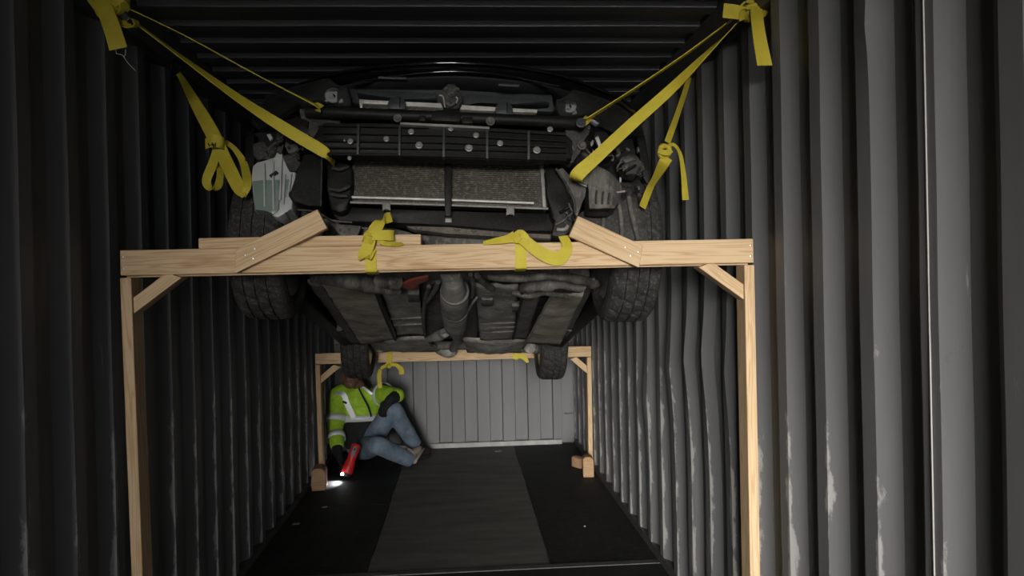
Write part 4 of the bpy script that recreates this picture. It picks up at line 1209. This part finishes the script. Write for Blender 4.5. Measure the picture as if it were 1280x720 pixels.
# wheel strap to the dented wall
Y0 = 3.58
ring(wall_r, at(865, 86, Y0), 0.026, (-0.6, 1, 0))
k = at(831, 188, 3.42)
s_ = strap('yellow strap with a round knot hung from the dented wall beside the wheel arch', k)
ribbon('strand', s_, [(at(864, 88, Y0), (0.9, 0.3, -0.4), 0.5), (at(856, 115, 3.54), (0.9, 0.3, -0.3), 0.6), (at(846, 145, 3.49), (0.9, 0.3, -0.3), 0.65), (at(834, 178, 3.43), (0.9, 0.2, -0.3), 0.7)])
ribbon('strand', s_, [(at(834, 196, 3.41), (0.9, 0.2, -0.3), 1.3), (at(828, 207, 3.39), (0.9, 0.2, -0.4), 1.1), (at(818, 225, 3.20), (0.9, 0.2, -0.4), 0.65), (at(812, 236, 3.06), (0.9, 0.2, -0.3), 0.65), (at(803, 259, 2.945), (0.9, 0.2, -0.3), 0.65)])
ribbon('tail', s_, [(at(832, 184, 3.40), (0.2, 0.4, 1), 0.5), (at(842, 181, 3.38), (0.3, 0.6, 1), 0.4), (at(850, 192, 3.37), (0.9, 0.5, 0.4), 0.45), (at(854, 215, 3.37), (1, 0.4, 0.1), 0.6), (at(857, 250, 3.37), (1, 0.2, 0), 0.75)])
bm = newbm()
c = at(830.5, 189, 3.40) - s_.location
add_tube(bm, [c + Vector((math.cos(a) * 0.024, -0.01 * math.sin(a), math.sin(a) * 0.022)) for a in [2 * math.pi * i / 10 for i in range(11)]], [0.010, 0.013, 0.010, 0.014, 0.012, 0.009, 0.012, 0.014, 0.010, 0.012, 0.010], 8, 3)
add_ribbon(bm, [(c + Vector((-0.03, -0.01, 0.0)), (0, 0.4, 1), 0.5), (c + Vector((0, -0.025, -0.012)), (0, 0.2, 1), 0.6), (c + Vector((0.03, -0.01, 0.002)), (0, 0.4, 1), 0.5)], SW, 0.005, 5)
obj('knot', bm, 'webbing', s_, smooth=60)

# straps tied round the front beam
zt_, zb_ = zb + Wd / 2, zb - Wd / 2
def beam_band(s_, x, yf, yb, z1, z0, lean=0.0, back=0.03):
    e = 0.004
    ctl = [((x, yf - e, z1 + 0.02), XA), ((x, yf - e, z1 - 0.01), XA), ((x + lean, yf - e, z0 + 0.006), XA), ((x + lean, yf + 0.004, z0 - e), XA), ((x + lean, (yf + yb) / 2, z0 - e - 0.006), XA), ((x + lean, yb, z0 - e - 0.006), XA), ((x, yb + e, z0 + 0.01), XA), ((x, yb + e + back, z1 - 0.004), XA), ((x, yb + e + back + 0.01, z1 + 0.012), XA)]
    ribbon('band', s_, [(Vector(p), w, 0.92) for p, w in ctl], SW, 3)
xk = at(463, 320, YF).x
k = at(466, 300, YF - 0.02)
s_ = strap('yellow strap with bulky bow tied round the front beam over the loose board', k, 'yellow straps tied round timber beams')
beam_band(s_, xk, YF, YF + 0.083, zt_, zb_, 0.002, 0.03)
yk = YF - 0.012
ribbon('tail', s_, [(at(466, 294, yk), (1, 0, 0.3), 1.0), (at(470, 285, yk), (0.9, 0, 0.45), 1.05), (at(478, 275, yk + 0.01), (0.8, 0.1, 0.6), 1.05), (at(489, 271, yk + 0.03), (0.5, 0.3, 0.9), 0.8)])
ribbon('loop', s_, [(at(463, 297, yk - 0.01), (1, 0, 0.2), 0.9), (at(460, 308, yk - 0.018), (1, 0, 0.25), 1.0), (at(455, 319, yk - 0.022), (1, 0.1, 0.3), 1.0), (at(457, 322, yk - 0.014), (1, 0, 0.2), 1.0), (at(464, 310, yk - 0.006), (1, 0, 0.2), 0.9)])
ribbon('loop', s_, [(at(458, 294, yk - 0.02), (0.1, 0, 1), 0.75), (at(472, 294, yk - 0.028), (0, 0, 1), 0.8), (at(486, 294, yk - 0.02), (0, 0, 1), 0.85), (at(492, 294, yk - 0.004), (0, 0.3, 1), 0.8), (at(487, 293, yk + 0.01), (0, 0.3, 1), 0.6)])
ribbon('tail', s_, [(at(474, 299, yk - 0.012), (0.3, 0.2, 1), 0.6), (at(480, 304, yk - 0.014), (0.1, 0.4, 1), 0.4), (at(492, 305, yk - 0.006), (0, 0.7, 0.7), 0.5), (at(503, 305, yk), (0, 0.9, 0.5), 0.5)])
knot(s_, at(462, 297, yk - 0.004), 0.020, 21, 3)
xk = at(651, 320, YF).x
k = at(653, 298, YF - 0.02)
s_ = strap('yellow strap with one wide hanging loop tied round the front beam', k, 'yellow straps tied round timber beams')
beam_band(s_, xk, YF, YF + 0.083, zt_, zb_)
ribbon('tail', s_, [(at(644, 296, yk), (0.1, 0.2, 1), 1.0), (at(634, 299, yk - 0.005), (0.1, 0.3, 1), 0.7), (at(622, 301, yk - 0.004), (0, 0.4, 1), 0.6), (at(604, 304, yk + 0.01), (-0.2, 0.5, 0.7), 0.35)])
ribbon('loop', s_, [(at(650, 294, yk - 0.006), (0.4, 0, 1), 0.8), (at(660, 304, yk - 0.012), (0.5, 0, 1), 0.95), (at(676, 316, yk - 0.015), (0.35, 0, 1), 1.05), (at(692, 323, yk - 0.018), (0.15, 0, 1), 1.1), (at(702, 321, yk - 0.016), (-0.3, 0.1, 1), 1.1), (at(709, 309, yk - 0.008), (-1, -0.2, 0.1), 0.9), (at(704, 295, yk + 0.012), (-1, -0.2, 0.2), 0.9)])
ribbon('loop', s_, [(at(642, 300, yk - 0.018), (0.3, 0, 1), 0.8), (at(650, 293, yk - 0.022), (0.8, 0, 0.8), 0.8), (at(657, 299, yk - 0.022), (0.9, 0, -0.4), 0.7), (at(655, 307, yk - 0.016), (1, 0, 0), 0.7)])
knot(s_, at(650, 298, yk - 0.002), 0.019, 29, 3)
# straps round the rear beam
rzt, rzb_ = rzb + Wd / 2, rzb - Wd / 2
k = at(486, 457, YR - 0.02)
s_ = strap('yellow strap with two loose ends tied round the rear beam beside the seated worker', k, 'yellow straps tied round timber beams')
yk = YR - 0.012
beam_band(s_, at(487, 445, YR).x, YR, YR + 0.08, rzt, rzb_)
ribbon('tail', s_, [(at(488, 436, yk), (1, 0.2, 0), 0.8), (at(487, 447, yk - 0.01), (1, 0, 0), 0.9), (at(485, 457, yk - 0.02), (1, 0, 0), 0.9)])
ribbon('tail', s_, [(at(486, 456, yk - 0.02), (0.2, 0, 1), 0.6), (at(494, 456, yk - 0.03), (0.2, 0, 1), 0.6), (at(501, 461, yk - 0.03), (0.8, 0, 0.7), 0.9), (at(502, 468, yk - 0.03), (1, 0, 0.2), 0.9)])
ribbon('tail', s_, [(at(485, 456, yk - 0.02), (0.2, 0, 1), 0.6), (at(477, 460, yk - 0.03), (0.5, 0, 1), 0.6), (at(474, 469, yk - 0.03), (1, 0, 0.2), 0.8), (at(475, 485, yk - 0.03), (1, 0, 0), 0.8)])
knot(s_, at(485.5, 457, yk - 0.02), 0.020, 31, 3)
k = at(647, 440, YR - 0.02)
s_ = strap('short yellow strap tied round the rear beam beside the hanging rear tyre', k, 'yellow straps tied round timber beams')
beam_band(s_, at(645, 441, YR).x, YR, YR + 0.08, rzt, rzb_)
ribbon('tail', s_, [(at(649, 434, yk), (1, 0.2, 0.3), 0.9), (at(645, 444, yk - 0.01), (1, 0, 0.3), 0.95), (at(643, 449, yk - 0.015), (1, 0, 0.3), 0.95)])
ribbon('tail', s_, [(at(648, 444, yk - 0.02), (0.6, 0, 1), 0.8), (at(655, 447, yk - 0.025), (0.6, 0, 1), 0.9), (at(660, 453, yk - 0.03), (0.8, 0.1, 0.6), 0.5)])
# ------------------------------------------------------------------ seated worker
mat('skin', (0.12, 0.058, 0.036), (0.16, 0.08, 0.05), 0.5, scale=30, bump=0.05)
mat('hair', (0.05, 0.044, 0.042), (0.10, 0.09, 0.085), 0.8, scale=120)
mat('hivis', (0.24, 0.42, 0.018), (0.40, 0.62, 0.04), 0.75, scale=14, bump=1.0, bscale=11)
mat('reflective', (0.62, 0.64, 0.66), None, 0.35, 0.15)
mat('black_cloth', (0.007, 0.007, 0.008), (0.013, 0.013, 0.014), 0.85, scale=20, bump=0.4)
mat('denim', (0.085, 0.125, 0.18), (0.17, 0.22, 0.28), 0.85, scale=11, bump=1.0, bscale=14, dust=(0.22, 0.23, 0.22), dusts=0.4)
mat('shoe_tan', (0.20, 0.15, 0.11), (0.42, 0.37, 0.31), 0.8, scale=25)
mat('shoe_sole', (0.26, 0.24, 0.21), None, 0.7)
mat('eye_white', (0.6, 0.58, 0.54), None, 0.3)

pelvis = at(455, 556, 6.98)
ploc = Vector((pelvis.x, pelvis.y, 0.0))
person = empty('person', ploc)
tag(person, 'worker in lime hi-vis jacket and jeans sitting on the floor against the end wall', 'person')
def W(px, py, Y): return at(px, py, Y) - ploc
belly = W(451, 536, 7.03); chest = W(449, 508, 7.06); collar = W(450, 487, 7.05); neck = W(448, 482, 7.03); head = W(438, 469, 6.95)
pel = W(455, 557, 6.98)
sR, eR, wR, hR = W(424, 493, 7.02), W(419, 535, 6.90), W(422, 566, 6.72), W(426, 577, 6.66)
sL, eL, wL, hL = W(476, 493, 7.04), W(497, 494, 6.82), W(488, 500, 6.70), W(483, 506, 6.68)
hipA, knA, anA = W(463, 554, 6.95), W(490, 511, 6.78), W(519, 556, 7.00)
hipB, knB, anB = W(455, 560, 6.92), W(473, 557, 6.54), W(513, 575, 6.76)
def fuse(o, vox, it=6, fac=0.5):
    md = o.modifiers.new('fuse', 'REMESH'); md.mode = 'VOXEL'; md.voxel_size = vox; md.use_smooth_shade = True
    if it:
        sm = o.modifiers.new('soft', 'SMOOTH'); sm.iterations = it; sm.factor = fac
    return o
def add_ell(bm, c, r, rot=None, u=16, v=10):
    t = bmesh.new()
    bmesh.ops.create_uvsphere(t, u_segments=u, v_segments=v, radius=1.0)
    M = Matrix.Translation(Vector(c)) @ (rot.to_4x4() if rot is not None else Matrix.Identity(4)) @ Matrix.Diagonal((*r, 1))
    bmesh.ops.transform(t, matrix=M, verts=t.verts)
    merge(bm, t)
def add_loft(bm, secs, seg=20):
    """secs: (centre, half-width vector, half-depth vector)"""
    rings = []
    for c, a, b in secs:
        rings.append([bm.verts.new(c + a * math.cos(2 * math.pi * k / seg) + b * math.sin(2 * math.pi * k / seg)) for k in range(seg)])
    for p, q in zip(rings, rings[1:]):
        for k in range(seg):
            bm.faces.new((p[k], p[(k + 1) % seg], q[(k + 1) % seg], q[k]))
    bm.faces.new(rings[0]); bm.faces.new(list(reversed(rings[-1])))

# body: one continuous surface, mostly under the clothes
hd = Matrix.Rotation(R(24), 3, 'Z') @ Matrix.Rotation(R(14), 3, 'X') @ Matrix.Rotation(R(8), 3, 'Y')   # face turned to the strap side, looking down
bm = newbm()
add_ell(bm, head, (0.078, 0.098, 0.112), hd, 24, 16)
add_ell(bm, head + hd @ Vector((0, -0.028, -0.055)), (0.058, 0.066, 0.062), hd)         # jaw
add_ell(bm, head + hd @ Vector((0, -0.098, -0.018)), (0.014, 0.020, 0.026), hd)         # nose
add_ell(bm, head + hd @ Vector((0, -0.105, -0.030)), (0.018, 0.014, 0.010), hd)
add_ell(bm, head + hd @ Vector((0, -0.088, -0.062)), (0.026, 0.014, 0.008), hd)         # lips
add_ell(bm, head + hd @ Vector((0, -0.086, -0.075)), (0.024, 0.014, 0.008), hd)
for s in (-1, 1):
    add_ell(bm, head + hd @ Vector((s * 0.030, -0.086, 0.024)), (0.024, 0.012, 0.008), hd)   # brow
    add_ell(bm, head + hd @ Vector((s * 0.044, -0.070, -0.020)), (0.020, 0.018, 0.020), hd)  # cheek
    add_ell(bm, head + hd @ Vector((s * 0.080, 0.010, -0.008)), (0.010, 0.020, 0.032), hd)   # ear
add_tube(bm, [collar + Vector((0, 0.01, -0.06)), neck, head + Vector((0.01, 0.02, -0.05))], [0.07, 0.058, 0.055], 12)
add_tube(bm, [pel, belly, chest, collar], [0.11, 0.11, 0.12, 0.07], 14)
add_tube(bm, [sR + (chest - sR) * 0.4, sR, eR, wR], [0.06, 0.055, 0.042, 0.028], 10)
add_tube(bm, [sL + (chest - sL) * 0.4, sL, eL, wL], [0.06, 0.055, 0.042, 0.028], 10)
add_tube(bm, [pel, hipA, knA, anA], [0.09, 0.08, 0.05, 0.038], 10)
add_tube(bm, [pel, hipB, knB, anB], [0.09, 0.08, 0.05, 0.038], 10)
def hand_parts(bm, wrist, palm, curl, r=0.011, grow=0.0):
    d = (palm - wrist).normalized()
    _, s, u = frame(d)
    curl = (Vector(curl) - d * Vector(curl).dot(d)).normalized()
    s = d.cross(curl).normalized()
    R3 = Matrix((s, d, curl)).transposed()
    add_ell(bm, palm, (0.042 + grow, 0.048 + grow, 0.017 + grow), R3)
    add_tube(bm, [wrist, palm], [0.028 + grow, 0.026 + grow], 10, 2)
    for k, (o_, L_) in enumerate(((-0.030, 0.070), (-0.010, 0.080), (0.011, 0.075), (0.030, 0.058))):
        b = palm + s * o_ + d * 0.036
        add_tube(bm, [b, b + d * L_ * 0.42 + curl * 0.010, b + d * L_ * 0.72 + curl * 0.034, b + d * L_ * 0.70 + curl * 0.058], [r + grow, r + grow, r * 0.9 + grow, r * 0.75 + grow], 8, 3)
    b = palm - s * 0.036 - d * 0.016
    add_tube(bm, [b, b - s * 0.024 + d * 0.022 + curl * 0.010, b - s * 0.022 + d * 0.050 + curl * 0.026], [r * 1.2 + grow, r * 1.1 + grow, r * 0.85 + grow], 8, 3)
hand_parts(bm, wR, hR, (0.6, -0.4, -0.1))
hand_parts(bm, wL, hL, (0.1, 0.5, -0.9))
body = fuse(obj('body', bm, 'skin', person, smooth=180), 0.0075, 2, 0.4)
# close-cropped hair
bm = newbm()
add_ell(bm, head + hd @ Vector((0, 0.014, 0.014)), (0.081, 0.094, 0.107), hd, 24, 16)
inv = hd.inverted()
bmesh.ops.delete(bm, geom=[v for v in bm.verts if (inv @ (v.co - head)).z < 0.03 - 0.45 * (inv @ (v.co - head)).y - 0.02 or (inv @ (v.co - head)).y < -0.062], context='VERTS')
solid(obj('hair', bm, 'hair', person, smooth=180), 0.006)
for s in (-1, 1):
    bm = newbm(); add_ell(bm, head + hd @ Vector((s * 0.030, -0.083, 0.004)), (0.012, 0.008, 0.006), hd, 12, 8)
    e = obj('eye', bm, 'eye_white', person, smooth=180)
    bm = newbm(); add_ell(bm, head + hd @ Vector((s * 0.031, -0.090, 0.002)), (0.005, 0.003, 0.005), hd, 10, 6)
    obj('iris', bm, 'black_cloth', e, smooth=180)

# jacket
tdir = (collar - belly).normalized()
ax = (sL - sR); ax = (ax - tdir * ax.dot(tdir)).normalized()
dx = ax.cross(tdir).normalized()
bm = newbm()
mid = belly.lerp(chest, 0.35)
add_loft(bm, [(mid, ax * 0.185, dx * 0.135), (belly.lerp(chest, 0.6), ax * 0.19, dx * 0.14), (chest, ax * 0.20, dx * 0.14), (chest.lerp(collar, 0.5), ax * 0.19, dx * 0.125), (chest.lerp(collar, 0.85), ax * 0.13, dx * 0.10), (collar + Vector((0, 0, 0.005)), ax * 0.075, dx * 0.08), (collar + tdir * 0.035 - ax * 0.012, ax * 0.066, dx * 0.072)])
cuffR, cuffL = eR.lerp(wR, 0.80), eL.lerp(wL, 0.45)
for (a, b, c, e) in ((sR, eR, cuffR, -1), (sL, eL, cuffL, 1)):
    add_tube(bm, [a + (chest - a) * 0.35, a, a.lerp(b, 0.55), b, b.lerp(c, 0.5), c], [0.10, 0.088, 0.082, 0.074, 0.070, 0.058] if e < 0 else [0.095, 0.088, 0.078, 0.064, 0.058, 0.05], 14)
jk = fuse(obj('jacket', bm, 'hivis', person, smooth=180), 0.012, 3, 0.5)
jk['label'] = 'lime yellow hi-vis jacket with silver bands'
bm = newbm()
add_loft(bm, [(pel + Vector((0, 0, -0.02)), ax * 0.165, dx * 0.14), (belly.lerp(pel, 0.4), ax * 0.175, dx * 0.145), (belly, ax * 0.182, dx * 0.143), (mid + tdir * 0.01, ax * 0.180, dx * 0.132)])
fuse(obj('jacket_skirt', bm, 'black_cloth', person, smooth=180), 0.012, 3, 0.5)
def band(c, a, b, h, axis, name='reflective_band', m='reflective', seg=28, arc=(0, 1)):
    bm = newbm()
    axis = Vector(axis).normalized() * h / 2
    a0, a1 = arc
    n = seg
    def P(i, j):
        t = 2 * math.pi * (a0 + (a1 - a0) * i / n)
        return c + a * math.cos(t) + b * math.sin(t) + axis * (1 if j else -1)
    add_grid(bm, P, n + 1, 2)
    return solid(obj(name, bm, m, jk, smooth=60), 0.005)
band(mid + tdir * 0.035, ax * 0.198, dx * 0.149, 0.055, tdir)
def arm_band(a, b, t, r, h=0.055):
    d, s, u = frame(b - a)
    band(a.lerp(b, t), s * r, u * r, h, d)
arm_band(sR, eR, 0.72, 0.0865); arm_band(eR, wR, 0.38, 0.080); arm_band(sL, eL, 0.12, 0.106, 0.06)
# shoulder straps of the jacket (on its front)
def front_strip(pts, w, nm='reflective_strip', m='reflective'):
    bm = newbm()
    add_ribbon(bm, [(W(*p), (1, 0, 0.25)) for p in pts], w, 0.006, 6)
    return obj(nm, bm, m, jk, smooth=60)
front_strip([(419, 492, 6.935), (429, 493, 6.905), (434, 505, 6.895), (442, 522, 6.893)], 0.046)
front_strip([(453, 484, 6.935), (459, 488, 6.915), (465, 493, 6.908)], 0.022)
bm = newbm()
add_tube(bm, [W(448, 484, 6.945), W(453, 495, 6.905), W(460, 508, 6.892), (W(464, 521, 6.885))], 0.007, 6)
obj('zip', bm, 'black_cloth', jk, smooth=60)
bm = newbm(); add_box(bm, W(431, 503, 6.888), (0.04, 0.012, 0.018), Matrix.Rotation(R(25), 3, 'Y'), bevel=0.003)
obj('strip_tab', bm, 'black_cloth', jk)
# gloves
for nm, w_, h_, cr in (('glove', wR, hR, (0.6, -0.4, -0.1)), ('glove', wL, hL, (0.1, 0.5, -0.9))):
    bm = newbm()
    hand_parts(bm, w_, h_, cr, 0.0105, 0.003)
    fuse(obj(nm, bm, 'black_cloth', person, smooth=180), 0.005, 1, 0.4)
bm = newbm()
add_tube(bm, [eL.lerp(wL, 0.3), wL, hL], [0.055, 0.047, 0.035], 10)
obj('sleeve_cuff', bm, 'black_cloth', person, smooth=60)
bm = newbm()
add_tube(bm, [eR.lerp(wR, 0.7), wR.lerp(hR, 0.2)], [0.05, 0.04], 10, 1)
obj('sleeve_cuff', bm, 'black_cloth', person, smooth=60)
# jeans
bm = newbm()
add_tube(bm, [pel + Vector((0, 0, 0.02)), hipA, hipA.lerp(knA, 0.5), knA, knA.lerp(anA, 0.35), anA], [0.11, 0.105, 0.092, 0.078, 0.078, 0.066], 16)
add_tube(bm, [pel + Vector((0, 0, 0.02)), hipB, hipB.lerp(knB, 0.5), knB, knB.lerp(anB, 0.45), anB], [0.11, 0.105, 0.092, 0.080, 0.076, 0.066], 16)
add_ell(bm, pel + Vector((0, 0, -0.015)), (0.16, 0.14, 0.11))
jn = fuse(obj('jeans', bm, 'denim', person, smooth=180), 0.012, 3, 0.5)
# shoes
def shoe(heel, toe, up, m):
    d, s, u = frame(toe - heel, Vector(up))
    L_ = (toe - heel).length
    bm = newbm()
    sec = []
    for t, w, h, z in ((0.0, 0.030, 0.035, 0.03), (0.12, 0.038, 0.05, 0.04), (0.4, 0.040, 0.046, 0.036), (0.7, 0.046, 0.034, 0.026), (0.92, 0.040, 0.026, 0.020), (1.0, 0.022, 0.016, 0.016)):
        sec.append((heel + d * L_ * t + u * z, s * w, u * h))
    add_loft(bm, sec, 16)
    add_tube(bm, [heel + d * L_ * 0.18 + u * 0.05, heel + d * L_ * 0.12 + u * 0.11], [0.05, 0.046], 12, 2)
    sh = obj('shoe', bm, m, person, smooth=60)
    bm = newbm()
    add_loft(bm, [(heel + d * L_ * t - u * 0.012, s * w, u * 0.014) for t, w in ((-0.03, 0.022), (0.05, 0.040), (0.4, 0.040), (0.72, 0.049), (0.95, 0.042), (1.03, 0.02))], 16)
    obj('sole', bm, 'shoe_sole' if m != 'black_cloth' else m, sh, smooth=60)
    for t in (0.38, 0.5, 0.62):
        bm = newbm()
        c = heel + d * L_ * t + u * (0.086 - t * 0.03)
        add_tube(bm, [c - s * 0.025, c + u * 0.006, c + s * 0.025], 0.004, 6)
        obj('lace', bm, 'shoe_sole' if m != 'black_cloth' else m, sh, smooth=60)
shoe(anB + Vector((0.035, -0.03, 0.0)), anB + Vector((0.085, 0.19, 0.05)), (-0.75, 0.1, 0.6), 'shoe_tan')
fa = anA.copy(); fa.z = 0.035
shoe(fa + Vector((0.0, 0.03, 0)), fa + Vector((0.12, 0.16, 0)), (0, 0, 1), 'black_cloth')  # foot lies in deep shadow; that shade is put into the black colour

# ------------------------------------------------------------------ red work light in his hand
mat('tool_red', (0.46, 0.012, 0.016), (0.56, 0.022, 0.024), 0.38, scale=8)
mat('tool_grey', (0.10, 0.105, 0.11), None, 0.45)
mat('tool_black', (0.012, 0.012, 0.012), None, 0.5)
mat('led', (1, 1, 1), None, 0.3, emit=(0.93, 0.97, 1.0), estr=30.0)
ta, tb = at(446, 555, 6.50), at(433, 592, 6.42)
tool = tag(empty('work_light', tb), 'red handheld work light shining on the floor beside the worker', 'torch')
def rod(name, secs, m, parent):
    d, s, u = frame(tb - ta, Vector((0, -1, 0)))
    L_ = (tb - ta).length
    bm = newbm()
    add_loft(bm, [(ta + d * L_ * t - tb + u * o, s * w, u * h) for t, w, h, o in secs], 20)
    return obj(name, bm, m, parent, smooth=40)
bd = rod('body', [(0.0, 0.012, 0.012, 0), (0.02, 0.034, 0.03, 0), (0.08, 0.040, 0.035, 0), (0.45, 0.038, 0.034, 0), (0.52, 0.036, 0.032, 0), (0.70, 0.044, 0.036, 0), (0.95, 0.050, 0.038, 0), (1.0, 0.046, 0.034, 0)], 'tool_red', tool)
d, s, u = frame(tb - ta, Vector((0, -1, 0)))
bm = newbm()
add_box(bm, ta.lerp(tb, 0.26) - tb + u * 0.034, (0.036, 0.085, 0.012), Matrix((s, d, u)).transposed(), bevel=0.004)
obj('switch_panel', bm, 'tool_grey', tool)
bm = newbm()
add_box(bm, ta.lerp(tb, 0.20) - tb + u * 0.041, (0.016, 0.02, 0.006), Matrix((s, d, u)).transposed(), bevel=0.002)
obj('button', bm, 'tool_black', tool)
rod('head', [(0.98, 0.044, 0.034, 0), (1.02, 0.046, 0.036, 0), (1.10, 0.040, 0.032, 0)], 'tool_black', tool)
ledc = tb + (tb - ta) * 0.06 - s * 0.030 * (1 if s.x > 0 else -1) + u * 0.030
bm = newbm()
add_ell(bm, ledc - tb, (0.014, 0.012, 0.012), None, 14, 10)
obj('led_lens', bm, 'led', tool, smooth=180)
ld = bpy.data.lights.new('work_light_beam', 'SPOT')
ld.energy = 6.0; ld.spot_size = R(120); ld.spot_blend = 0.5; ld.shadow_soft_size = 0.012; ld.color = (0.93, 0.97, 1.0)
lo = bpy.data.objects.new('work_light_beam', ld); col.objects.link(lo)
lo.location = ledc + Vector((-0.03, -0.03, -0.005)) - tb
lo.rotation_euler = Vector((-0.32, -0.28, -0.85)).to_track_quat('-Z', 'Y').to_euler()
lo.parent = tool

# ------------------------------------------------------------------ chocks and scraps on the floor
def chock(label, c, w, h, l, rz, m='lumber_old'):
    """upright wooden chock with rounded shoulders; c = base centre"""
    bm = newbm()
    out = [(-w / 2, 0), (w / 2, 0), (w / 2, h * 0.78)] + [(w / 2 - w * 0.45 * (1 - math.cos(a)), h * 0.78 + h * 0.22 * math.sin(a)) for a in (0.4, 0.8, 1.2, 1.57)] + [(-w * 0.25, h), (-w / 2, h * 0.9)]
    add_prism(bm, [(x, -l / 2, z) for x, z in out], (0, l, 0), 0.004)
    o = obj('wooden_chock', bm, m, None, smooth=30)
    o.location = c; o.rotation_euler = (0, 0, rz)
    return tag(o, label, 'wood block', 'wooden chocks at the feet of the rear frame')
p = onfloor(395, 614); chock('brown wooden chock at the rear frame post beside the red work light', (max(p.x, -1.09), p.y + 0.09, 0.001), 0.105, 0.175, 0.17, R(4))
p = onfloor(737, 597); chock('upright wooden chock at the rear frame post by the dented wall', (p.x, p.y + 0.07, 0.001), 0.088, 0.165, 0.13, R(-6))
p = onfloor(726, 588)
o = chock('small tapered wooden chock leaning against the upright chock', (p.x + 0.01, p.y + 0.12, 0.001), 0.085, 0.09, 0.12, R(30))
mat('paper', (0.30, 0.30, 0.29), None, 0.9)
mat('speck', (0.75, 0.75, 0.72), None, 0.8)
for (x, y, w, l, m, lab, a) in ((370, 655, 0.05, 0.03, 'paper', 'flat grey scrap lying on the black floor near the dark wall', 0.2), (623, 564, 0.07, 0.03, 'paper', 'flat grey scrap lying by the end wall sill', 0.1), (406, 634, 0.04, 0.02, 'paper', 'small grey scrap on the floor in front of the work light', 0.5), (731, 658, 0.012, 0.012, 'speck', 'tiny white chip on the black floor near the dented wall', 0.0)):
    p = onfloor(x, y)
    bm = newbm()
    add_prism(bm, [(-w / 2, -l / 2, 0), (w * 0.4, -l / 2 * 1.2, 0), (w / 2, l / 2 * 0.7, 0), (w * 0.1, l / 2, 0), (-w * 0.45, l * 0.4, 0)], (0, 0, 0.003), 0.0008)
    o = obj('floor_scrap', bm, m)
    o.location = (p.x, p.y, 0.0005); o.rotation_euler = (0, 0, a)
    tag(o, lab, 'scrap')
